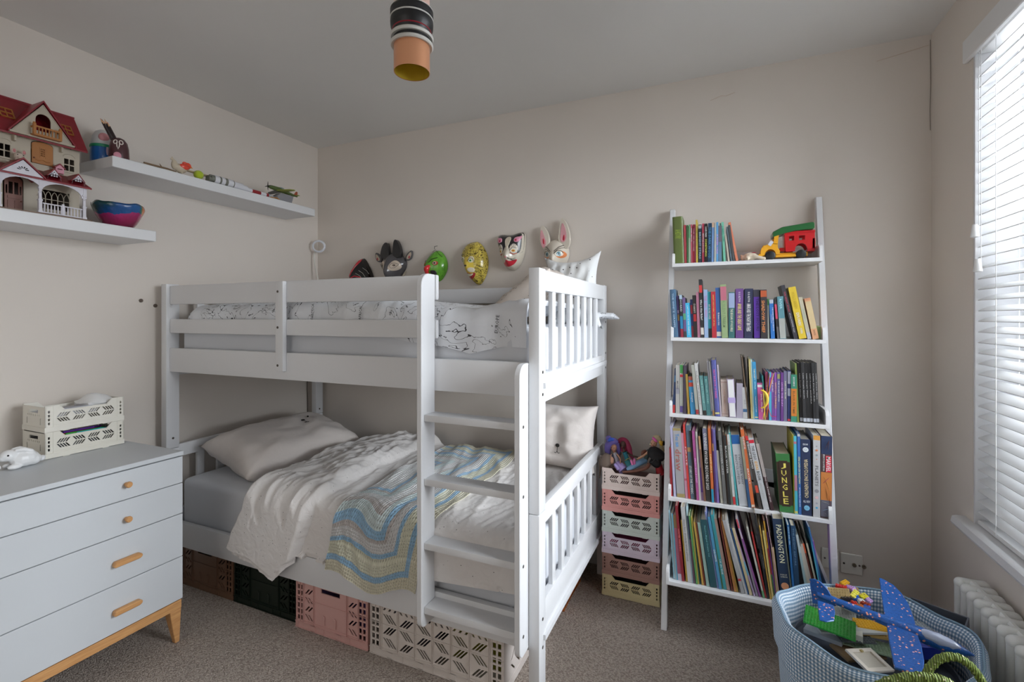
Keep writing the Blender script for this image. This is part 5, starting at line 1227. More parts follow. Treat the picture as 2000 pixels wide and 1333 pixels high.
for i, (dx_, dy_, c) in enumerate(((-.0, -.012, '#8a5030'), (.0, -.004, '#9a1c22'), (.002, .004, '#8a6a48'), (.003, .010, '#a01c20'), (-.006, 0, '#5a2420'))):
    p = T('colouring_pencil', ['rust', 'crimson', 'tan', 'scarlet', 'maroon'][i] + ' tipped dark pencil standing in the brown pencil pot', 'pencil', (-2.435 + dx_ - .004, 1.243 + dy_, z0 + .062), (R(24 + i * 2), R(-6 + i * 3), 0), 'pencils in the brown pot')
    O('barrel', MB().tube([(0, 0, 0), (0, 0, .105 - (i % 2) * .01)], .0038, 6), p, mat('#2a2020', .4, 1.5)); z_ = .105 - (i % 2) * .01
    O('sharpened_wood', MB().tube([(0, 0, z_), (0, 0, z_ + .012)], [.0038, .0017], 8), p, mat('#a08060', .6, 2)); O('lead_tip', MB().tube([(0, 0, z_ + .012), (0, 0, z_ + .018)], [.0018, .0004], 6), p, mat(c, .5, 2))
sk_ = T('twig_wand', 'thin brown twig lying along the upper shelf', 'twig', (0, 0, 0))
def up(px, py, X=-2.42): return onX(px, py, X)
O('stem', MB().tube([(-2.358, 1.30, z0 + .006), (-2.36, 1.36, z0 + .006), (-2.36, 1.40, z0 + .007), (-2.362, 1.44, z0 + .005)], [.004, .0045, .004, .0025], 7).tube([(-2.36, 1.375, z0 + .008), (-2.358, 1.365, z0 + .020)], [.003, .001], 6), sk_, mat('#5c4a38', .8, 1.9))
fgm = T('clay_bird', 'cream and red clay bird ornament on the upper shelf', 'ornament', (-2.378, 1.47, z0))
fuse(O('body', MB().ball((0, 0, .030), (.018, .030, .022)).ball((0, -.028, .040), (.012, .014, .024)).ball((0, .02, .045), (.014, .018, .014)).tube([(0, -.03, .055), (0, -.04, .07), (0, -.045, .06)], [.006, .007, .003], 8).tube([(.006, 0, .012), (.008, .006, 0)], .004, 6).tube([(-.006, 0, .012), (-.008, -.006, 0)], .004, 6), fgm, mat('#8a8070', .6, 2.2)), .002)
O('wing', MB().ball((.013, .012, .040), (.008, .024, .014), 12, 8), fgm, mat('#a03020', .3, 2.0, coat=.5)); O('crest', MB().ball((0, .034, .052), (.012, .016, .015), 12, 8).ball((.006, .016, .058), (.008, .012, .008), 10, 6), fgm, mat('#b0341c', .3, 2.0, coat=.5))
O('beak', MB().tube([(0, .046, .050), (0, .058, .046)], [.005, .001], 8), fgm, mat('#a86a20', .4, 2))
tag(O('wooden_propeller', MB().tube([(-2.395, 1.50, z0 + .034), (-2.395, 1.56, z0 + .034), (-2.395, 1.64, z0 + .034), (-2.395, 1.69, z0 + .036)], [.010, .016, .014, .003], 14, flat=.3), None, mat('#8f7f66', .6, 2.2)), 'pale wooden paddle blade lying behind the clay bird', 'propeller')
tag(O('tennis_ball', MB().ball((-2.375, 1.555, z0 + .022), .022, 20, 12), None, mat('#7c8a1c', .9, 2.0, sheen=.4)), 'small lime green ball on the upper shelf', 'ball')
# toy rocket
rk = T('toy_rocket', 'white and grey toy space rocket lying on the upper shelf', 'toy rocket', (-2.375, 1.60, z0 + .022), (0, 0, R(0)))
M_LW = mat('#98989c', .35, 2.3); M_LG = mat('#55564f', .45, 2.0); M_LR = mat('#6e1a20', .4, 2.0)
def rk_seg(y0, y1, r, m, nm='stage', dz=0): O(nm, MB().tube([(0, y0, dz), (0, y1, dz)], r, 16), rk, m)
for a, b, r, m_ in ((0, .012, .016, M_LG), (.012, .03, .019, M_LG), (.03, .055, .0205, M_LW), (.055, .065, .0207, M_LG), (.065, .085, .0205, M_LW), (.085, .10, .0205, M_LG), (.10, .13, .0205, M_LW), (.13, .135, .0200, M_LG), (.135, .19, .0185, M_LW), (.19, .215, .0155, M_LW), (.215, .245, .0125, M_LW), (.245, .30, .011, M_LR), (.30, .335, .011, M_LW), (.335, .35, .0112, M_LR)):
    rk_seg(a, b, r, m_, dz=-(.0215 - r) * .9 if r < .019 else 0)
O('nose_cone', MB().tube([(0, .35, -.009), (0, .375, -.009), (0, .395, -.009)], [.010, .006, .001], 12), rk, mat('#7e8488', .4, 2.1))
for k in range(4):
    a = R(45 + 90 * k); O('fin', MB().tube([(.018 * math.cos(a), .0, .018 * math.sin(a) * .8), (.022 * math.cos(a), .03, .020 * math.sin(a) * .8)], [.004, .002], 6), rk, M_LG)
# toy warplane on a grey stand
ap = T('model_aeroplane', 'green model aeroplane with roundels at the corner end of the shelf', 'model aeroplane', (-2.40, 2.075, z0))
M_AG = mat('#3c4a24', .45, 1.9); M_AL = mat('#6e7434', .45, 2.0)
bz = .062
O('fuselage', MB().tube([(0, -.10, bz + .012), (0, -.085, bz + .012), (0, -.03, bz + .010), (0, .04, bz + .004), (0, .105, bz - .002)], [.006, .011, .014, .010, .004], 14), ap, M_AG)
O('wing', MB().prism([(-.006, -.055), (.09, -.03), (.105, -.012), (.10, .0), (.0, -.005)], bz - .002, bz + .003, 'z'), ap, M_AL)
O('wing', MB().prism([(.006, -.055), (-.09, -.03), (-.105, -.012), (-.10, .0), (.0, -.005)], bz - .002, bz + .003, 'z'), ap, mat('#5a5c5c', .4, 2.0))
O('tail_plane', MB().prism([(-.03, .085), (.03, .085), (.028, .10), (-.028, .10)], bz - .001, bz + .002, 'z'), ap, M_AL)
O('tail_fin', MB().prism([(.075, bz), (.105, bz), (.107, bz + .026), (.097, bz + .028)], -.0015, .0015, 'x'), ap, mat('#7a3a24', .4, 2.0))
O('canopy', MB().ball((0, -.01, bz + .020), (.007, .020, .008), 12, 8), ap, mat('#7a8488', .1, 1.8))
O('propeller', MB().tube([(0, -.103, bz - .012), (0, -.104, bz + .012), (0, -.103, bz + .038)], [.001, .0035, .001], 6).tube([(-.024, -.103, bz + .012), (0, -.104, bz + .012), (.024, -.103, bz + .012)], [.001, .0035, .001], 6), ap, mat('#1e1c16', .4, 1.5))
for x in (.075, -.075):
    for r, c, dz in ((.012, '#222c4e', .0032), (.008, '#8e8e8c', .0036), (.004, '#7a2420', .004)): O('roundel', MB().lathe([(0, dz), (r, dz), (r, .0)], 16, (x, -.02, bz)), ap, mat(c, .5, 2))
O('stand', MB().prism([(-.055, 0), (.045, 0), (.06, .048), (-.03, .05), (-.055, .03)], -.022, .022, 'x'), ap, mat('#66666a', .5, 2.1), bevel=.002)
tag(O('paper_chain', MB().tube([(-2.372, 1.92, z0 + .003), (-2.376, 1.95, z0 + .010), (-2.370, 1.98, z0 + .005), (-2.376, 2.01, z0 + .012), (-2.374, 2.03, z0 + .004)], .0035, 6), None, mat('#8a5a28', .6, 2.0)), 'orange bead string in front of the model aeroplane', 'bead string')
tag(O('wooden_ruler', box(-2.40, -2.375, 1.80, 1.98, z0, z0 + .004), None, mat('#5e4c34', .6, 2.0)), 'dark wooden ruler under the rocket tip', 'ruler')
# ------------------------------------------------------------------ ring lamp and cables
rg_c = Vector((-2.535, 2.485, 1.812)); rgl = T('clip_ring_lamp', 'white ring lamp on a bent neck clipped to the back of the bunk', 'clip lamp', (-2.49, 2.476, 1.492))
m = at((-2.49, 2.476, 1.492)); m.tube([rg_c + Vector((.034 * math.cos(R(a)), .020 * math.cos(R(a)), .037 * math.sin(R(a)))) for a in range(0, 361, 20)], .010, 12, cap=False, flat=.7); O('ring_head', m, rgl, mat('#9a9ca4', .35, 2.3))
m = at((-2.49, 2.476, 1.492)); m.tube([(-2.50, 2.476, 1.50), (-2.525, 2.478, 1.56), (-2.555, 2.482, 1.64), (-2.575, 2.485, 1.70), (-2.575, 2.485, 1.76), (-2.565, 2.487, 1.79)], .0045, 8); O('flexible_neck', m, rgl, mat('#9c9a94', .4, 2.2))
O('clip', MB().box(-.02, .012, -.016, .016, .0, .018).box(-.02, .012, -.018, -.0125, -.03, .0), rgl, mat('#9a9a9a', .4, 2.2), bevel=.002)
tag(O('power_cable', MB().tube([onX(600, y_, LX + .006) + Vector((0, .004 * math.sin(y_), 0)) for y_ in (735, 760, 780, 800, 830)], .0022, 6), None, mat('#3a3028', .6, 1.4)), 'thin black cable hanging down the left wall behind the bunk', 'cable')
# ------------------------------------------------------------------ masks
class Mask:
    def __init__(s, name, label, px0, px1, pyc, hgt, outline, depth, m, bumps=(), rot=0):
        a = onY(px0, 500, 2.53); b = onY(px1, 500, 2.53); s.w = (b.x - a.x); s.c = Vector(((a.x + b.x) / 2, BY - .002, onY((px0 + px1) / 2, pyc, 2.52).z))
        s.root = T(name, label, 'mask', s.c, (0, R(rot), 0), 'painted masks on the wall above the bunk'); s.h = hgt
        s.ol = [(u * s.w / 2, v * hgt / 2) for u, v in chaikin(outline, 2)]; s.d = depth; s.bumps = bumps
        n = 72; N = 16; vs = []; fs = []
        for i in range(N + 1):
            rho = 1 - (i / N)
            for j in range(n):
                th = 2 * PI * j / n; r = s.rad(th) * rho; u, v = r * math.cos(th), r * math.sin(th); vs.append((u, -s.z(u, v), v))
        for i in range(N):
            for j in range(n): fs.append((i * n + j, i * n + (j + 1) % n, (i + 1) * n + (j + 1) % n, (i + 1) * n + j))
        mb = MB().add(vs, fs); s.face = O('face_shell', mb, s.root, m, smooth=0)
        for p in s.face.data.polygons: p.use_smooth = True
    def rad(s, th):
        dx, dy = math.cos(th), math.sin(th); best = 1e-3; n = len(s.ol)
        for i in range(n):
            (x1, y1), (x2, y2) = s.ol[i], s.ol[(i + 1) % n]; ex, ey = x2 - x1, y2 - y1; den = dx * ey - dy * ex
            if abs(den) < 1e-12: continue
            t = (x1 * ey - y1 * ex) / den; q = (x1 * dy - y1 * dx) / den
            if t > 0 and -1e-9 <= q <= 1 + 1e-9: best = max(best, t)
        return best
    def z(s, u, v):
        r = math.hypot(u, v); rho = min(1, r / s.rad(math.atan2(v, u))) if r > 1e-6 else 0
        h = s.d * max(0, 1 - rho ** 2.4) ** .6
        for bu, bv, su, sv, am in s.bumps:
            h += am * math.exp(-((u / s.w * 2 - bu) / su) ** 2 - ((v / s.h * 2 - bv) / sv) ** 2) * (1 - rho ** 6)
        return h + .003
    def P(s, a, b, l=0): u, v = a * s.w / 2, b * s.h / 2; return Vector((u, -s.z(u, v) - l, v))
    def decal(s, nm, poly, col, lift=.0012, sub=2, rough=.3):
        pts = []
        if sub > 1: poly = chaikin(poly, 2); sub = 1
        for i in range(len(poly)):
            (a, b), (c, d) = poly[i], poly[(i + 1) % len(poly)]
            for k in range(sub): pts.append((a + (c - a) * k / sub, b + (d - b) * k / sub))
        n = len(pts); ca = sum(p[0] for p in pts) / n; cb = sum(p[1] for p in pts) / n; vs = []; fs = []; Nr = 5
        for i in range(Nr + 1):
            q = 1 - i / Nr
            for a, b in pts: vs.append(s.P(ca + (a - ca) * q, cb + (b - cb) * q, lift if i else 0.0) if i < Nr or True else 0)
        for i in range(Nr):
            for j in range(n): fs.append((i * n + j, i * n + (j + 1) % n, (i + 1) * n + (j + 1) % n, (i + 1) * n + j))
        return O(nm, MB().add(vs, fs), s.root, mat(col, rough, 2.1, coat=.4))
    def oval(s, nm, a, b, ra, rb, col, lift=.0015, rot=0, n=16):
        c_, s_ = math.cos(rot), math.sin(rot); k = s.w / s.h
        return s.decal(nm, [(a + ra * math.cos(t) * c_ - rb * math.sin(t) * s_ / k, b + ra * math.cos(t) * s_ * k + rb * math.sin(t) * c_) for t in [2 * PI * i / n for i in range(n)]], col, lift, 1)
    def line(s, nm, pts, col, r=.0012):
        q = []
        for (a, b), (c, d) in zip(pts, pts[1:]):
            for k in range(4): q.append(s.P(a + (c - a) * k / 4, b + (d - b) * k / 4, .0065))
        q.append(s.P(pts[-1][0], pts[-1][1], .0065)); O(nm, MB().tube(q, r, 5), s.root, mat(col, .4, 1.8))
    def eye(s, a, b, ra, rb, cols, rot=0):
        for i, (f, c) in enumerate(cols): s.oval(['eye', 'iris', 'pupil', 'glint'][min(i, 3)], a, b, ra * f, rb * f, c, .0075 + .0012 * i, rot)
    def ear(s, nm, poly, col, inner=None, incol=None, y=-.012, th=.008):
        poly = chaikin(poly, 2); inner = chaikin(inner, 2) if inner else inner
        pp = [(a * s.w / 2, b * s.h / 2) for a, b in poly]; O(nm, MB().prism(pp, y - th / 2, y + th / 2, 'y'), s.root, mat(col, .3, 2.1, coat=.4), bevel=.002)
        if inner: O('inner_ear', MB().prism([(a * s.w / 2, b * s.h / 2) for a, b in inner], y - th / 2 - .002, y, 'y'), s.root, mat(incol, .4, 2.0))
GL = lambda c, g=2.2: mat(c, .22, g, coat=.5)
# 1 black and red bird mask
k = Mask('bird_mask', 'black mask with a red crest at the far left of the row', 684, 731, 540, .27, [(.0, 1), (.35, .72), (.75, .2), (.95, -.3), (.6, -.8), (0, -1), (-.5, -.8), (-.95, -.35), (-.75, .1), (-.35, .6)], .075, GL('#131112', 1.5), ((-.25, -.2, .35, .9, .03),))
k.decal('red_crest', [(.0, .97), (.18, .72), (-.1, .3), (-.32, -.12), (-.55, -.12), (-.62, .1), (-.35, .58)], '#8a1420', .004)
for i in range(4): k.line('white_stroke', [(.1 + i * .14, .12 + i * .14), (.35 + i * .12, .0 + i * .13), (.52 + i * .1, -.2 + i * .15)], '#8f9088', .0011)
k.line('red_brow', [(-.15, -.12), (.05, -.02), (.4, -.08)], '#9a1c28', .003); k.line('red_brow', [(-.75, -.1), (-.85, -.02), (-.92, -.2)], '#9a1c28', .0025)
k.eye(.12, -.25, .16, .08, ((1, '#8a5c58'), (.72, '#9a948c'), (.4, '#15110f'))); k.eye(-.72, -.25, .12, .08, ((1, '#8a5c58'), (.7, '#9a948c'), (.4, '#15110f')))
k.decal('beak', [(-.5, -.3), (-.25, -.3), (-.35, -.75)], '#8a1420', .01)
# 2 grey wolf mask
k = Mask('wolf_mask', 'dark grey horned wolf mask with large cream eyes', 744, 793, 521, .215, [(.0, .95), (.55, .75), (1, .35), (.95, -.1), (.55, -.5), (.2, -.98), (-.2, -1), (-.45, -.6), (-.95, .1), (-.95, .4), (-.5, .78)], .07, GL('#3c3a3c', 1.9), ((-.05, -.45, .32, .6, .035), (0, .3, .2, .5, .012)))
for s in (-1, 1):
    k.ear('horn', [(s * .12, .55), (s * .22, 1.55 if s > 0 else 1.42), (s * .45, 1.62 if s > 0 else 1.48), (s * .72, 1.2), (s * .85, .6), (s * .5, .45)], '#161516', y=-.035, th=.03)
    k.ear('ear', [(s * .9, .62), (s * 1.42, 1.0), (s * 1.5, .75), (s * 1.38, .40), (s * .98, .30)], '#3c3a3c', [(s * 1.05, .56), (s * 1.38, .88), (s * 1.42, .68), (s * 1.3, .44), (s * 1.08, .4)], '#97897a', y=-.012, th=.014)
    k.ear('ear_mark', [(s * 1.18, .52), (s * 1.3, .66), (s * 1.34, .5), (s * 1.24, .44)], '#8a2430', y=-.021, th=.003)
    k.decal('eye_patch', [(s * .14, -.28), (s * .13, .0), (s * .3, .3), (s * .55, .36), (s * .8, .15), (s * .82, -.1), (s * .5, -.28)], '#93877a', .005)
    k.line('eyelid_line', [(s * .22, .0), (s * .35, .16), (s * .55, .17), (s * .74, .1), (s * .5, -.1), (s * .3, -.14), (s * .22, .0)], '#2a2624', .001)
    k.eye(s * .46, .04, .09, .062, ((1, '#2a2422'), (.6, '#5a4434')))
k.decal('pale_jaw', [(.22, -.98), (.62, -.5), (.95, -.18), (.9, -.35), (.6, -.8)], '#8f8676', .004)
# 3 green parrot mask
k = Mask('parrot_mask', 'bright green mask with a red beak above the ladder', 829, 873, 519, .205, [(.0, 1), (.5, .85), (.9, .4), (1, -.1), (.75, -.6), (.3, -.98), (-.2, -.85), (-.6, -.6), (-.95, -.2), (-.9, .2), (-.6, .65)], .06, None or (lambda: (lambda t: (t.base(t.mix(t.node('ShaderNodeTexNoise', {'Vector': t.coord(scale=(1, 1, .35)), 'Scale': 45.0, 'Detail': 4.0, 'Distortion': 1.0}).outputs['Fac'], alb('#1c4a14', 2), alb('#5f9a2c', 2))), t.set(Roughness=.25, Coat_Weight=.4), t.m)[-1])(NT('green_strokes')))(), ((-.4, -.1, .4, .5, .02),))
k.line('black_brow', [(-.15, .15), (.05, .35), (.45, .45)], '#141a10', .0022); k.line('black_brow', [(-.55, .2), (-.7, .35)], '#141a10', .0018)
k.eye(.3, .12, .2, .13, ((1, '#8a2a24'), (.8, '#a89a8c'), (.5, '#141416'))); k.eye(-.72, .10, .15, .12, ((1, '#8a5a24'), (.8, '#a89a8c'), (.45, '#141416')))
k.decal('open_mouth', [(-.1, -.3), (.3, -.3), (.38, -.5), (.2, -.72), (-.1, -.5)], '#1a1416', .003)
b_ = k.P(-.25, -.12); O('beak', MB().tube(*spath([k.P(-.12, -.05, .0), k.P(-.2, -.22, .018), k.P(-.3, -.42, .016), k.P(-.28, -.58, .006)], [.010, .017, .012, .002]), 14), k.root, GL('#a01f22'))
k.line('hanging_cord', [(-.35, .85), (-.1, 1.0), (.25, .85), (.7, .5)], '#1a1a16', .0012)
O('hook', MB().tube([(-.012, -.012, .108), (-.006, -.02, .122), (.004, -.004, .126)], .0016, 6), k.root, mat('#1a1816', .4, 1))
# 4 lion mask
def lionm():
    t = NT('lion_paint'); n = t.node('ShaderNodeTexNoise', {'Vector': t.coord(scale=(1, 1, 1)), 'Scale': 55.0, 'Detail': 3.0, 'Distortion': 2.0}); t.base(t.ramp(n.outputs['Fac'], [(.36, alb('#3a3014', 1.8)), (.46, alb('#8a7a34', 2)), (.7, alb('#a8983e', 2.1))])); t.set(Roughness=.25, Coat_Weight=.4); return t.m
k = Mask('lion_mask', 'yellow spotted lion mask with bared teeth', 901, 952, 514, .265, [(-.15, .98), (.25, 1), (.7, .7), (1, .25), (1, -.25), (.75, -.7), (.4, -1), (.1, -.95), (-.35, -.65), (-.8, .0), (-1, .35), (-.95, .65), (-.5, .95)], .07, lionm(), ((-.25, -.2, .3, .35, .022),))
k.decal('muzzle', [(-.7, .15), (-.2, .3), (.25, .2), (.3, -.35), (.05, -.62), (-.3, -.62), (-.6, -.3)], '#a08c34', .0015)
for s, a in ((-1, -.62), (1, .1)):
    k.oval('eye_patch', a, .13, .22, .16, '#a09880', .005); k.line('eyelid_line', [(a - .2, .05), (a - .08, .2), (a + .14, .18), (a + .22, .05)], '#2a2614', .0012); k.eye(a, .08, .15, .09, ((1, '#b0aa98'), (.62, '#4a7a44'), (.3, '#16180f')))
    for q in range(3): k.line('brow_stroke', [(a - .16 + q * .13, .33), (a - .1 + q * .13, .4)], '#1c1a10', .001)
k.oval('whisker_pad', .1, -.33, .25, .12, '#a39c8c', .006); k.oval('whisker_pad', -.55, -.3, .16, .12, '#a39c8c', .006)
k.decal('nose', [(-.42, -.1), (-.1, -.1), (-.22, -.22)], '#1c1412', .006); 
k.decal('mouth', [(-.5, -.5), (-.3, -.42), (.1, -.5), (.38, -.42), (.3, -.62), (0, -.75), (-.35, -.72)], '#7a1c20', .006); k.decal('teeth', [(-.42, -.5), (-.2, -.46), (.1, -.53), (.3, -.47), (.22, -.56), (0, -.62), (-.35, -.6)], '#b0a890', .0085)
for q in range(5): k.line('mane_stroke', [(.5 + q * .03, -.1 - q * .15), (.78 - q * .03, -.22 - q * .14)], '#4a3f1a', .0011)
# 5 black and white cat mask
k = Mask('cat_mask', 'black and white cat mask with pink ears and red mouth', 970, 1026, 491, .225, [(-.95, .85), (-.75, .95), (0, .85), (.75, 1), (.98, .9), (1, .6), (.95, 0), (.75, -.55), (.4, -.9), (.1, -1), (-.35, -.82), (-.6, -.5), (-.8, .1), (-1, .6)], .065, GL('#9a9488'), ((0, -.3, .22, .35, .03),))
k.decal('black_forehead', [(-.93, .84), (-.75, .93), (0, .83), (.75, .97), (.95, .88), (.96, .55), (.9, .0), (.75, -.15), (.45, -.12), (.2, .0), (.0, .35), (-.25, .05), (-.5, -.2), (-.75, .1), (-.95, .6)], '#171618', .0035, 3)
for s in (-1, 1):
    k.decal('ear_patch', [(s * .35, .45), (s * .42, .7), (s * .8, .72), (s * .88, .78), (s * .8, .5), (s * .6, .38)], '#a06a7c', .006); k.oval('ear_spot', s * .55, .52, .07, .06, '#8a1c34', .0085)
k.decal('blaze', [(-.1, .1), (-.25, .55), (-.15, .75), (.08, .78), (.25, .65), (.2, .45), (.08, .1)], '#9c9484', .006)
for a, r_ in ((-.5, .2), (.42, .27)):
    k.oval('eye_patch', a, .1, r_, .27, '#a39c90', .006); k.line('eyelid_line', [(a - r_ * .8, .0), (a - .05, .18), (a + r_ * .8, .12)], '#1c1a1a', .0012); k.eye(a, -.02, r_ * .8, .13, ((1, '#b0a8a0'), (.6, '#b07a2c'), (.3, '#7a4a24')))
    k.line('red_underline', [(a - r_ * .7, -.12), (a, -.2), (a + r_ * .7, -.14)], '#98281f', .0016)
    for q in range(3): k.line('brow_stroke', [(a - .12 + q * .13, .24), (a - .06 + q * .13, .31)], '#1a1a1c', .001)
k.decal('mouth', [(-.5, -.62), (-.2, -.55), (.0, -.45), (.15, -.56), (.62, -.38), (.4, -.66), (.05, -.8), (-.3, -.76)], '#98202c', .003)
k.decal('nose', [(-.12, -.3), (.1, -.3), (0, -.42)], '#a0646c', .006)
for q in range(4): k.line('whisker', [(.12, -.42 + q * .02), (.35, -.42 - .03 * q), (.5, -.36 - .05 * q)], '#2c2a2a', .0008)
# 6 white hare mask
k = Mask('hare_mask', 'white long eared hare mask at the right end of the row', 1060, 1113, 498, .185, [(-.1, 1), (.4, .95), (.85, .55), (.95, .0), (.75, -.45), (.3, -.9), (0, -1), (-.3, -.9), (-.7, -.4), (-.95, .1), (-.85, .6), (-.5, .9)], .065, GL('#9c958a'), ((0, -.35, .25, .5, .028),))
k.ear('ear', [(-.35, .75), (-.5, 1.35), (-.85, 1.85), (-1.08, 1.75), (-1.2, 1.2), (-1.05, .55), (-.7, .2)], '#9c958a', [(-.6, .75), (-.75, 1.1), (-1.0, 1.65), (-1.1, 1.2), (-.98, .55), (-.8, .4)], '#a2757a', y=-.03, th=.02)
k.ear('ear', [(.2, .7), (.28, 1.5), (.42, 2.1), (.58, 2.15), (.85, 1.85), (1.1, 1.2), (1.1, .5), (.7, .25)], '#9c958a', [(.4, .75), (.42, 1.3), (.52, 1.95), (.75, 1.6), (.88, 1.0), (.7, .7)], '#a2757a', y=-.03, th=.02)
for p_ in ([(-.72, .75), (-.85, 1.1), (-.9, .85), (-.82, .62)], [(.55, .85), (.68, 1.25), (.76, .95), (.66, .78)]): k.ear('ear_mark', p_, '#941c30', y=-.042, th=.003)
for s, a in ((-1, -.48), (1, .4)):
    k.oval('orange_shadow', a + s * .1, -.02, .33, .22, '#a8643a', .0025); k.oval('eye_white', a, .03, .29, .20, '#a59e92', .005); k.line('eyelid_line', [(a - .28, .02), (a - .1, .2), (a + .15, .19), (a + .28, .05)], '#1c1a18', .0013); k.eye(a, .01, .16, .16, ((1, '#4f7078'), (.5, '#2c4048')))
    k.line('brow_stroke', [(a - s * .3, .15), (a, .42), (a + s * .3, .55)], '#1a1817', .0015); k.line('brow_stroke', [(a - s * .25, .08), (a, .32), (a + s * .32, .38)], '#1a1817', .001)
k.decal('nose', [(-.12, -.45), (.12, -.45), (0, -.58)], '#a06a70', .004); k.decal('mouth', [(-.45, -.72), (0, -.62), (.45, -.7), (.2, -.86), (-.2, -.86)], '#981c34', .003)
for q in range(3): k.line('whisker', [(.12, -.55), (.3, -.56 - .05 * q), (.45, -.5 - .08 * q)], '#4a3a38', .0008)
# ------------------------------------------------------------------ dolls on the crate stack
def doll(lab, Y, head, skin, hair, body, limbs=(), hairpts=(), extra=(), face=True, rh=.0185):
    hp = onY(head[0], head[1], Y); base = Vector((hp.x, Y, .6105)); t = T('doll', lab, 'doll', base, group='dolls in the top crate')
    ms = mat(skin, .5, 2.0); mh = mat(hair[0], .6, 1.6)
    m = at(base); m.ball(hp, (rh * .82, rh * .85, rh), 16, 10)
    neck = body[0][1][0]
    m.tube([hp + Vector((0, 0, -rh * .7)), neck], [.006, .007], 8)
    m.ball(hp + Vector((-.004, -rh * .85, -.003)), (.003, .004, .004), 6, 5)
    for pts, rr in limbs: m.tube(*spath(pts, rr), 10)
    fuse(O('body', m, t, ms), .0018, 2)
    for col, pts, rr in body:
        mm = at(base); mm.tube(*spath(pts, rr), 16, flat=.75); O('outfit', mm, t, mat(col, .6, 2.0))
    for pts, rr in hairpts:
        mm = at(base); mm.tube(*spath([p if isinstance(p, Vector) else onY(*p) for p in pts], rr), 16); fuse(O('hair', mm, t, mh), .003, 2)
    for nm, col, pts, rr in extra:
        mm = at(base); mm.tube(*spath([p if isinstance(p, Vector) else onY(*p) for p in pts], rr), 12); O(nm, mm, t, mat(col, .5, 2.0))
    if face:
        for s in (-1, 1): O('eye', MB().ball(hp - base + Vector((s * .0065 - .003, -rh * .80, .002)), (.0025, .0012, .0016), 8, 5), t, mat('#1c1618', .3, 1.2))
        O('mouth', MB().ball(hp - base + Vector((-.003, -rh * .78, -.008)), (.0035, .0012, .0012), 8, 5), t, mat('#8a3a44', .4, 2))
    return t
def V(px, py, Y): return onY(px, py, Y)
YD = 2.345
doll('purple haired doll with silver top and blue bow, leaning on the bed post', YD, (1199, 874), '#86604c', ('#564a84',), [('#8c8a92', [V(1200, 884, YD), V(1203, 893, YD), V(1204, 903, YD)], [.010, .016, .013]), ('#8f7fae', [V(1205, 903, YD), V(1212, 911, YD - .01), V(1219, 919, YD - .02)], [.015, .024, .030])],
     [([V(1205, 887, YD - .012), V(1211, 896, YD - .02), V(1212, 905, YD - .02)], [.005, .004, .0035]), ([V(1194, 888, YD), V(1191, 898, YD)], [.005, .004])],
     [([(1206, 866, YD + .01), (1198, 862, YD + .006), (1190, 868, YD + .006), (1187, 880, YD + .01), (1190, 892, YD + .01)], [.012, .019, .020, .016, .006]), ([(1192, 862, YD), (1189, 856, YD + .004), (1193, 853, YD + .006)], [.016, .016, .006]), ([(1205, 866, YD + .008), (1208, 878, YD + .012), (1209, 888, YD + .014)], [.011, .011, .004])],
     [('hair_bow', '#1c3c8a', [(1189, 861, YD - .020), (1193, 858, YD - .022), (1199, 859, YD - .020)], [.007, .009, .006])])
doll('dark skinned doll with long magenta hair and teal outfit in the top crate', YD + .02, (1217, 869), '#3c2620', ('#7c1c3c',), [('#20606c', [V(1220, 883, YD + .01), V(1223, 892, YD + .01), V(1225, 900, YD)], [.013, .014, .012]), ('#2c6a6e', [V(1225, 901, YD), V(1229, 908, YD - .02), V(1232, 913, YD - .03)], [.014, .015, .016])],
     [([V(1213, 884, YD + .02), V(1210, 895, YD), V(1214, 904, YD)], [.005, .0045, .004]), ([V(1226, 884, YD + .02), V(1234, 890, YD), V(1246, 893, YD)], [.005, .0045, .004])],
     [([(1207, 884, YD + .03), (1207, 870, YD + .035), (1213, 860, YD + .035), (1222, 862, YD + .035), (1228, 874, YD + .03), (1232, 888, YD + .02), (1239, 900, YD + .01)], [.008, .013, .014, .014, .014, .010, .004]), ([(1217, 862, YD + .036), (1217, 880, YD + .04)], [.022, .024])],
     [('shoe', '#b8608a', [(1232, 898, YD - .05), (1234, 903, YD - .05), (1236, 908, YD - .05)], [.004, .006, .006]), ('shoe', '#b8608a', [(1239, 896, YD - .045), (1239, 901, YD - .045), (1239, 907, YD - .045)], [.004, .006, .006]), ('belt', '#7a7a3c', [(1221, 900, YD - .014), (1225, 897, YD - .014), (1230, 895, YD - .012)], [.0015, .002, .0015])])
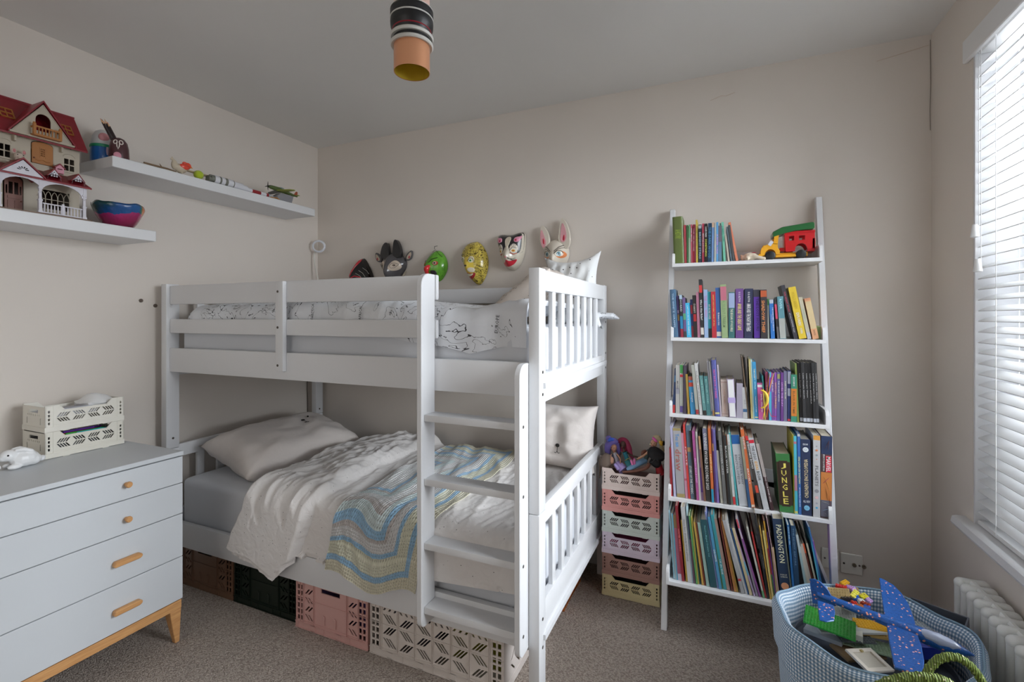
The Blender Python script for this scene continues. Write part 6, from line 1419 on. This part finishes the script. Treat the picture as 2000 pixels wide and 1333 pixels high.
doll('blonde doll with pink headband and blue patterned leggings, top right of the crate', YD, (1277, 866), '#a07860', ('#a89a78',), [('#b04a74', [V(1274, 873, YD), V(1272, 878, YD), V(1269, 883, YD)], [.008, .014, .013]), ('#3c4a48', [V(1267, 880, YD + .01), V(1264, 890, YD + .01), V(1260, 899, YD)], [.014, .014, .014]), ('#5f7f9a', [V(1260, 899, YD), V(1246, 906, YD - .03), V(1232, 914, YD - .045), V(1225, 918, YD - .05)], [.016, .017, .014, .012])],
     [([V(1267, 882, YD - .015), V(1257, 890, YD - .025), V(1244, 897, YD - .03)], [.0055, .005, .004])],
     [([(1277, 858, YD + .008), (1284, 857, YD + .008), (1289, 864, YD + .01)], [.016, .018, .012]), ([(1291, 868, YD + .01), (1293, 878, YD + .01), (1294, 890, YD + .012)], [.008, .011, .007]), ([(1271, 866, YD), (1269, 872, YD)], [.004, .002])],
     [('headband', '#c04a84', [(1275, 855, YD - .012), (1279, 859, YD - .018), (1283, 863, YD - .016)], [.005, .006, .004]), ('hair_tie', '#b8862c', [(1289, 862, YD), (1291, 866, YD - .004), (1292, 870, YD)], [.006, .008, .005]), ('hair_tie', '#b8862c', [(1294, 862, YD + .004), (1290, 868, YD)], [.004, .006])])
doll('doll with a large black afro and red dress, right side of the top crate', YD - .03, (1279, 893), '#5a382c', ('#0c0b0d',), [('#7c1018', [V(1282, 900, YD - .02), V(1287, 912, YD - .02), V(1290, 926, YD - .02)], [.014, .022, .026])],
     [([V(1268, 905, YD - .05), V(1262, 914, YD - .06), V(1240, 920, YD - .065), V(1216, 922, YD - .068)], [.008, .009, .007, .005]), ([V(1262, 880, YD + .0), V(1256, 884, YD - .01), V(1254, 890, YD - .01)], [.006, .010, .005])],
     [([(1268, 888, YD - .03), (1276, 886, YD - .035), (1286, 892, YD - .03), (1289, 900, YD - .028)], [.016, .034, .034, .018]), ([(1275, 896, YD - .045), (1284, 904, YD - .04), (1290, 906, YD - .035)], [.026, .026, .012]), ([(1293, 862, YD + .02), (1296, 870, YD + .02)], [.012, .010])], face=False)
doll('doll with matted grey brown hair facing away, left edge of the top crate', YD - .035, (1193, 899), '#96705c', ('#5c4e44',), [('#2a2c3a', [V(1194, 888, YD), V(1196, 894, YD - .01), V(1198, 900, YD - .02)], [.008, .010, .008]), ('#8a7cae', [V(1200, 906, YD - .035), V(1204, 911, YD - .035), V(1208, 917, YD - .035)], [.008, .012, .012])],
     [], [([(1187, 886, YD - .035), (1184, 896, YD - .04), (1183, 908, YD - .045), (1187, 915, YD - .045)], [.012, .026, .028, .014]), ([(1176, 890, YD - .04), (1173, 902, YD - .045), (1172, 918, YD - .05), (1171, 935, YD - .05)], [.010, .009, .006, .003])], face=False)
tag(O('red_fabric', MB().tube([(cx + .150, 2.40, .03), (cx + .150, 2.40, .30), (cx + .145, 2.38, .58), (cx + .12, 2.37, .615)], [.010, .012, .014, .006], 10), None, mat('#5c1216', .8, 1.8)), 'dark red fabric hanging between the crate stack and the ladder shelf', 'fabric')
# ------------------------------------------------------------------ wooden toy bus and plush on the top tier
TB = Vector((onY(1483, 500, 2.36).x, 2.40, SHZ[0] + .001)); tb = T('toy_bus', 'wooden toy bus in red, yellow and green on the top tier', 'toy bus', TB)
q = lambda zx, zy: ((zx - 690) * .000198, (822 - zy) * .000226)
M_YEL = mat('#b8801a', .35, 1.8, coat=.2); M_TR = mat('#a01418', .3, 1.6, coat=.3); M_TG = mat('#1c5028', .3, 1.6, coat=.3); HW = .042
def wheelarch(cx_, cy_, r, n=8): return [(cx_ + r * math.cos(PI - PI * i / n), cy_ - r * 1.0 * math.sin(PI - PI * i / n)) for i in range(n + 1)]
for y in (-HW + .005, HW - .005):
    ol = [(720, 752)] + [(715, 650), (735, 590), (780, 545), (860, 520), (985, 512), (1045, 512), (1055, 600), (1090, 650), (1090, 720), (1020, 722)] + wheelarch(905, 722, 108)[::-1]
    O('bonnet_side', plate([q(*p) for p in ol], [], .010, 'bonnet_side', M_YEL, Matrix.Translation((0, y, 0))), tb)
    ol = [(1180, 330), (1740, 330), (1740, 640), (1610, 645)] + wheelarch(1490, 640, 112)[::-1] + [(1378, 675), (1200, 680)]
    O('body_side', plate([q(*p) for p in ol], [[q(*p) for p in ((1265, 385), (1360, 385), (1360, 470), (1265, 470))], [q(*p) for p in ((1450, 385), (1560, 385), (1560, 470), (1450, 470))]], .010, 'body_side', M_TR, Matrix.Translation((0, y, 0))), tb)
    O('windscreen_post', MB().prism([q(*p) for p in ((985, 350), (1070, 350), (1050, 520), (965, 520))], y - .005, y + .005, 'y'), tb, M_YEL)
def bx(nm, x0, y0, x1, y1, m, a=-HW, b=HW, bev=.002): p, r_ = q(x0, y0), q(x1, y1); O(nm, box(min(p[0], r_[0]), max(p[0], r_[0]), a, b, min(p[1], r_[1]), max(p[1], r_[1])), tb, m, bevel=bev)
bx('chassis', 690, 690, 1620, 770, M_YEL, -HW + .012, HW - .012); bx('bonnet_top', 760, 530, 985, 570, M_YEL, -HW + .010, HW - .010); bx('bumper', 670, 700, 730, 750, M_YEL)
bx('side_board', 1000, 730, 1400, 778, M_YEL, -HW, -HW + .008); bx('roof_rail', 1175, 295, 1750, 345, M_TR); bx('rear_panel', 1690, 440, 1750, 640, M_TR); bx('seat', 1090, 590, 1200, 660, M_TR, -HW + .012, HW - .012); bx('rear_step', 1600, 640, 1745, 690, M_TR); bx('partition', 1178, 345, 1200, 640, M_TR, -HW + .01, HW - .01)
O('roof', MB().prism([q(*p) for p in ((945, 290), (1130, 205), (1700, 145), (1735, 160), (1735, 268), (1400, 290), (1160, 330), (950, 385))], -HW - .004, HW + .004, 'y'), tb, M_TG, bevel=.003)
O('paper_flap', MB().prism([q(*p) for p in ((915, 448), (970, 480), (910, 562), (855, 528))], -HW - .002, -HW - .0005, 'y'), tb, mat('#8c8f96', .4, 2.2))
whm = MB().lathe([(0, 0), (.016, .0), (.0195, .002), (.0195, .012), (.016, .014), (0, .014)], 24).mesh('wheel', mat('#141618', .4, 1.2))
for zx in (905, 1490):
    for y in (-HW - .002, HW - .012):
        o = O('wheel', whm, tb); o.matrix_local = Matrix.Translation((q(zx, 0)[0], y + .014, .0195)) @ Matrix.Rotation(R(90), 4, 'X')
PB = Vector((onY(1466, 500, 2.37).x, 2.372, SHZ[0] + .001)); pb = T('plush_toy', 'small cream plush animal lying in front of the toy bus', 'plush toy', PB); M_PL = mat('#8f8576', .95, 2.2, sheen=.4)
fuse(O('body', MB().ball((0, 0, .019), (.030, .020, .019)).ball((-.028, .0, .014), (.012, .012, .012)).tube([(.01, -.01, .02), (.03, -.015, .014), (.050, -.012, .008)], [.012, .008, .008], 8).tube([(-.01, -.012, .014), (-.018, -.026, .008)], [.010, .008], 8).tube([(-.025, 0, .02), (-.04, .005, .028)], [.006, .004], 8).ball((.052, -.012, .008), .008, 8, 6), pb, M_PL), .002)
O('red_patch', MB().ball((.012, -.006, .0365), (.010, .006, .002), 10, 5), pb, mat('#7c2430', .8, 2))
# ------------------------------------------------------------------ gingham toy basket
def gingham():
    t = NT('gingham_cotton'); tc = t.n.new('ShaderNodeTexCoord'); sp = t.node('ShaderNodeSeparateXYZ', {0: tc.outputs['UV']})
    def stripe(s_, f): return t.math('GREATER_THAN', t.math('FRACT', t.math('MULTIPLY', s_, f)), .5)
    a, b = stripe(sp.outputs[0], 165.0), stripe(sp.outputs[1], 78.0)
    c = t.ramp(t.math('MULTIPLY', t.math('ADD', a, b), .5), [(0, alb('#a2a8ac', 2.2)), (.4, alb('#66788a', 2.1)), (.8, alb('#465a6c', 2.0))], 'CONSTANT')
    t.base(c); t.set(Roughness=.9); n = t.node('ShaderNodeTexNoise', {'Vector': tc.outputs['Object'], 'Scale': 9.0, 'Detail': 3.0}); t.bump(n.outputs['Fac'], .5, .02); return t.m
BC = Vector((.402, 1.705, 0)); bs = T('fabric_basket', 'blue gingham fabric basket of building toys by the radiator', 'basket', BC)
def bk2(u, v):
    a = 2 * PI * u; ca, sa = math.cos(a), math.sin(a); w_ = .006 * math.sin(a * 5 + 1) + .004 * math.sin(a * 9)
    rt = .238 + .004 * math.sin(2 * a)
    # v: 0 inner bottom -> inner wall -> rim -> cuff outside down -> outer wall to floor
    tab_r = [(0, .205), (.38, rt - .016 + w_), (.415, rt - .004 + w_), (.43, rt + .010 + w_), (.47, rt + .018 + w_), (.60, rt + .012 + w_), (.62, rt + .002 + w_), (.99, .222 + w_ * .5), (1, .215)]
    tab_z = [(0, .02), (.38, .40), (.415, .420), (.43, .420), (.47, .405), (.60, .30), (.62, .298), (.99, .004), (1, .0)]
    r = interp(tab_r, v); z = interp(tab_z, v) + (.010 * math.sin(a * 2 + .6) + .006 * math.sin(a * 7)) * interp([(0, 0), (.38, 1), (.6, .6), (.62, 0), (1, 0)], v)
    return Vector((r * ca, r * sa * .96, z))
O('cloth_wall', gridmesh('cloth_wall', 120, 70, bk2, gingham(), smooth=0), bs)
O('rim_piping', MB().tube([bk2(i / 80, .425) + Vector((0, 0, .003)) for i in range(81)], .003, 6, cap=False), bs, mat('#5f7382', .8, 2.0))
O('base', MB().lathe([(0, .012), (.215, .012), (.215, .02), (0, .02)], 40), bs, mat('#66788a', .9, 1.8))
# building toys
def plate_toy(name, lab, px, py, z, w, d, col, rz, tilt=(0, 0), studs=True, t_=.0032, h=None, cat='building plate', group='building plates in the gingham basket'):
    p = onZ(px, py, z); h = h or t_
    r = T(name, lab, cat, p, (R(tilt[0]), R(tilt[1]), R(rz)), group); m_ = mat(col, .3, 2.0, coat=.2)
    O('slab', box(-w / 2, w / 2, -d / 2, d / 2, 0, h), r, m_)
    if studs:
        mm = MB(); nx, ny = int(w / .008), int(d / .008)
        for i in range(nx):
            for j in range(ny): mm.lathe([(.0025, h - .0002), (.0025, h + .0018), (0, h + .0018)], 7, ((i + .5) * .008 - nx * .004, (j + .5) * .008 - ny * .004, 0), cap=False)
        O('studs', mm, r, m_)['kind'] = 'stuff'
    return r
O('lining_tray', MB().lathe([(0, .31), (.20, .31), (.20, .335), (.195, .335), (.195, .318), (0, .318)], 40), bs, mat('#3c4048', .6, 1.6))
plate_toy('building_plate', 'bright green studded plate under the glider tail', 1620, 1217, .415, .128, .096, '#14641f', -12, (2, 4))
plate_toy('building_plate', 'tan studded plate standing behind the glider tail', 1640, 1170, .405, .064, .064, '#8f7c56', 15, (70, 0))
plate_toy('building_plate', 'grey studded plate leaning under the tan one', 1648, 1196, .395, .064, .048, '#7a7c78', 15, (60, 0))
plate_toy('building_plate', 'white plate block under the green studded plate', 1640, 1235, .385, .11, .05, '#9a9a92', -10, studs=False, h=.02)
plate_toy('building_plate', 'long light grey track plate across the basket', 1665, 1232, .40, .20, .03, '#8a8c8a', 22, (6, 0), studs=False, h=.006)
plate_toy('building_plate', 'dark grey ribbed plate in the middle of the basket', 1672, 1250, .385, .096, .032, '#3a3e40', 18)
plate_toy('building_plate', 'yellow brick plate behind the glider body', 1700, 1226, .40, .08, .04, '#a8801c', 8, (4, 0), h=.010)
plate_toy('building_plate', 'tan plate with black edge behind the near wing', 1712, 1240, .385, .096, .04, '#8f7648', 5, h=.008)
plate_toy('building_plate', 'sage green studded plate at the front of the basket', 1700, 1262, .365, .144, .064, '#6f7f6a', -6)
plate_toy('building_plate', 'dark green studded plate right of the white frame', 1740, 1270, .362, .064, .048, '#1a5a24', 20)
plate_toy('building_plate', 'black plate at the basket bottom beside the glider nose', 1820, 1262, .35, .13, .10, '#23242a', 10, studs=False, h=.01)
plate_toy('building_plate', 'pale grey smooth plate at the left of the basket', 1612, 1240, .36, .10, .06, '#8a8c90', -25, (3, -4), studs=False, h=.012)
plate_toy('building_plate', 'charcoal ribbed plate at the left of the basket', 1600, 1225, .355, .08, .04, '#33363a', 35, (5, 3))
plate_toy('building_plate', 'light grey studded plate right of the far wing', 1812, 1228, .385, .09, .05, '#7c8084', 12, (4, 2))
plate_toy('building_plate', 'brown plate under the sage studded plate', 1675, 1275, .352, .12, .07, '#6a563e', 30, studs=False, h=.006)
wf = T('window_frame_toy', 'white toy window frame leaning at the front of the basket', 'toy frame', onZ(1698, 1290, .385), (R(12), R(8), R(38)))
O('frame', plate([(-.045, -.035), (.045, -.035), (.045, .035), (-.045, .035)], [rect(-.033, .033, -.024, .024)], .006, 'frame', mat('#a09a90', .4, 2.2), Matrix.Rotation(R(-90), 4, 'X')), wf)
O('back_panel', box(-.034, .034, -.025, .025, -.004, -.001), wf, mat('#8a857a', .5, 2.2)); O('catch', MB().box(-.004, .004, .022, .028, .003, .007), wf, mat('#8a7a50', .3, 1.8))
tr = T('storage_tray', 'dark grey plastic tray edge behind the glider nose', 'tray', onZ(1830, 1222, .37), (R(10), 0, R(-28)))
O('tray_wall', MB().box(-.07, .07, -.03, -.026, 0, .045).box(-.07, .07, .026, .03, 0, .045).box(-.07, -.066, -.03, .03, 0, .045).box(.066, .07, -.03, .03, 0, .045).box(-.07, .07, -.03, .03, 0, .003), tr, mat('#4a4e56', .35, 1.8))
bt = T('blue_box_toy', 'royal blue box under the glider nose', 'toy box', onZ(1815, 1275, .36), (0, 0, R(20))); O('box_body', box(-.05, .05, -.035, .035, 0, .04), bt, mat('#14206a', .35, 1.9), bevel=.003)
random.seed(11); BG = 'loose building bricks at the back of the basket'
cols = [('#9a1f1c', 'red'), ('#b8801c', 'amber'), ('#b0581c', 'orange'), ('#c0a024', 'yellow'), ('#9a7ca8', 'mauve'), ('#2050a0', 'blue'), ('#a8a8a4', 'white'), ('#8f7c56', 'tan'), ('#23242a', 'black'), ('#7a2a18', 'brick brown')]
k = 0; places = [(1643, 1150), (1652, 1160), (1660, 1168), (1668, 1163), (1662, 1152), (1672, 1172), (1682, 1178), (1678, 1166), (1655, 1174), (1690, 1184), (1668, 1182), (1649, 1142), (1676, 1189), (1686, 1168), (1696, 1176), (1693, 1190), (1660, 1190), (1672, 1155)]
spots = ['nearest the tan plate', 'at the top of the heap', 'in the middle of the heap', 'at the right end of the heap', 'low in the heap']
for i, (px, py) in enumerate(places):
    c, nm = cols[i % 10]; p = onZ(px, py, .415 - .004 * (i % 3)); w = [.032, .024, .016, .032][i % 4]; d = .016
    r = T('toy_brick', '%s toy brick %s at the basket back' % (nm, ['on the left of the heap', 'on the right of the heap'][i // 10]), 'toy brick', p, (R(random.uniform(-25, 35)), R(random.uniform(-25, 25)), R(random.uniform(0, 180))), BG)
    m_ = mat(c, .3, 2.1, coat=.3); O('brick_body', box(-w / 2, w / 2, -d / 2, d / 2, 0, .0096), r, m_)
    for a in range(int(w / .008)):
        for b2 in range(2): O('stud', MB().lathe([(.0025, .0095), (.0025, .0114), (0, .0114)], 8, ((a + .5) * .008 - w / 2, (b2 - .5) * .008, 0), cap=False), r, m_)
# foam glider
def foam():
    t = NT('blue_speckled_foam'); v = t.coord(); vo = t.node('ShaderNodeTexVoronoi', {'Vector': v, 'Scale': 95.0}); n = t.node('ShaderNodeTexVoronoi', {'Vector': v, 'Scale': 260.0}); pk = t.node('ShaderNodeTexWhiteNoise', {'Vector': vo.outputs['Position']})
    c = t.mix(t.math('MULTIPLY', n.outputs['Distance'], .8), alb('#0f4688', 1.7), alb('#0b3260', 1.4))
    f = t.math('MULTIPLY', t.math('LESS_THAN', vo.outputs['Distance'], .24), t.math('GREATER_THAN', pk.outputs['Value'], .3)); c = t.mix(f, c, alb('#b0705c', 2.0))
    t.base(c); t.set(Roughness=.35, Coat_Weight=.15); t.bump(n.outputs['Distance'], .2, .002); return t.m
M_FO = foam()
gt = onZ(1596, 1160, .500); gn = onZ(1903, 1281, .455)
gl = T('foam_glider', 'blue speckled foam glider resting across the gingham basket', 'toy glider', (gt + gn) / 2)
ax = (gn - gt); L_ = ax.length
def ga(f): return gt + ax * f
m = at(gl.location); m.tube([ga(f) for f in (0, .08, .2, .35, .5, .62, .75, .85, .93, 1)], [.008, .010, .010, .012, .0145, .017, .020, .019, .012, .002], 16); O('fuselage', m, gl, M_FO, smooth=60)
cn = Vector((0, 0, 1))
m = at(gl.location)
pts = [ga(f) + Vector((-.002, -.004, 0.007)) for f in (.66, .72, .80, .88, .93)]; m.tube(pts, [.006, .0145, .0165, .013, .004], 16); O('canopy', m, gl, mat('#6e7484', .15, 2.1, coat=.5), smooth=60)
def slabpx(nm, poly, z0_, z1_, root_px, tip_px, th=.006):
    top = []
    for px, py in poly:
        f = max(0, min(1, ((px - root_px[0]) * (tip_px[0] - root_px[0]) + (py - root_px[1]) * (tip_px[1] - root_px[1])) / ((tip_px[0] - root_px[0]) ** 2 + (tip_px[1] - root_px[1]) ** 2)))
        top.append(onZ(px, py, z0_ + (z1_ - z0_) * f))
    n = len(top); vs = top + [p - Vector((0, 0, th)) for p in top]
    O(nm, at(gl.location).add(vs, [tuple(range(n)), tuple(range(n, 2 * n))[::-1]] + [(i, i + n, (i + 1) % n + n, (i + 1) % n) for i in range(n)]), gl, M_FO, bevel=.0015)
slabpx('far_wing', [(1717, 1128), (1726, 1131), (1745, 1142), (1760, 1157), (1775, 1180), (1784, 1205), (1791, 1228), (1760, 1226), (1729, 1214), (1724, 1180)], .478, .505, (1760, 1222), (1720, 1130))
slabpx('near_wing', [(1731, 1216), (1792, 1240), (1800, 1262), (1805, 1290), (1803, 1312), (1797, 1316), (1780, 1313), (1747, 1303), (1742, 1280), (1736, 1250)], .478, .500, (1762, 1228), (1775, 1315))
slabpx('tail_plane', [(1596, 1172), (1628, 1182), (1631, 1195), (1629, 1212), (1615, 1214), (1600, 1210)], .500, .500, (1600, 1170), (1615, 1214), .004)
hd = ax.copy(); hd.z = 0; hd.normalize(); nrm = hd.cross(Vector((0, 0, 1)))
def onP(px, py, p0):
    d = ray(px, py); o_ = Vector((0, 0, HC)); t = (p0 - o_).dot(nrm) / d.dot(nrm); return o_ + d * t
fin = [onP(px, py, gt) for px, py in ((1581, 1131), (1590, 1131), (1603, 1137), (1616, 1150), (1628, 1172), (1634, 1184), (1610, 1182), (1587, 1178))]
n = len(fin); vs = [p + nrm * .003 for p in fin] + [p - nrm * .003 for p in fin]
O('tail_fin', at(gl.location).add(vs, [tuple(range(n)), tuple(range(n, 2 * n))[::-1]] + [(i, i + n, (i + 1) % n + n, (i + 1) % n) for i in range(n)]), gl, M_FO, bevel=.001)
# green straw tote with twisted handles
def straw():
    t = NT('green_straw'); w = t.node('ShaderNodeTexWave', {'Vector': t.coord(), 'Scale': 70.0, 'Distortion': 3.0}); vo = t.node('ShaderNodeTexVoronoi', {'Vector': t.coord(), 'Scale': 90.0}); c = t.mix(w.outputs['Fac'], alb('#3e4a1c', 1.8), alb('#6a7a34', 1.9)); c = t.mix(t.math('LESS_THAN', vo.outputs['Distance'], .18), c, alb('#a8a484', 2.1)); t.base(c); t.set(Roughness=.6); t.bump(w.outputs['Fac'], .7, .004); return t.m
M_ST = straw(); tt_ = T('straw_tote', 'green straw tote bag whose twisted handles rise in front of the basket', 'tote bag', (.46, 1.27, 0))
O('tote_body', MB().lathe([(0, .002), (.11, .002), (.125, .02), (.155, .40), (.152, .43), (.147, .43), (.150, .40), (.12, .03), (0, .03)], 36, sy=.75), tt_, M_ST)
def handle2(pts, rad=.0082):
    P_ = []; 
    for (a, b) in zip(pts, pts[1:]):
        for k in range(6): P_.append(a + (b - a) * k / 6)
    P_.append(pts[-1]); m = at(tt_.location); m.tube(P_, rad, 12); O('handle', m, tt_, M_ST)
    for ph in (0, PI):
        tw = []
        for i, p in enumerate(P_):
            d = (P_[min(i + 1, len(P_) - 1)] - P_[max(i - 1, 0)]); x, y = seg_basis(d); tw.append(p + (x * math.cos(i * .9 + ph) + y * math.sin(i * .9 + ph)) * rad * .8)
        m = at(tt_.location); m.tube(tw, rad * .42, 6); O('handle_braid', m, tt_, M_ST)
h1 = [Vector((.375, 1.37, .40))] + [onY(a, b, 1.375) for a, b in ((1803, 1330), (1815, 1305), (1832, 1288), (1853, 1282), (1876, 1286), (1895, 1300), (1910, 1318), (1921, 1338))] + [Vector((.56, 1.36, .40))]
h2 = [Vector((.33, 1.20, .40))] + [onY(a, b, 1.20) for a, b in ((1708, 1345), (1735, 1331), (1770, 1323), (1805, 1322), (1840, 1328), (1862, 1340))] + [Vector((.50, 1.19, .40))]
handle2(h1); handle2(h2)
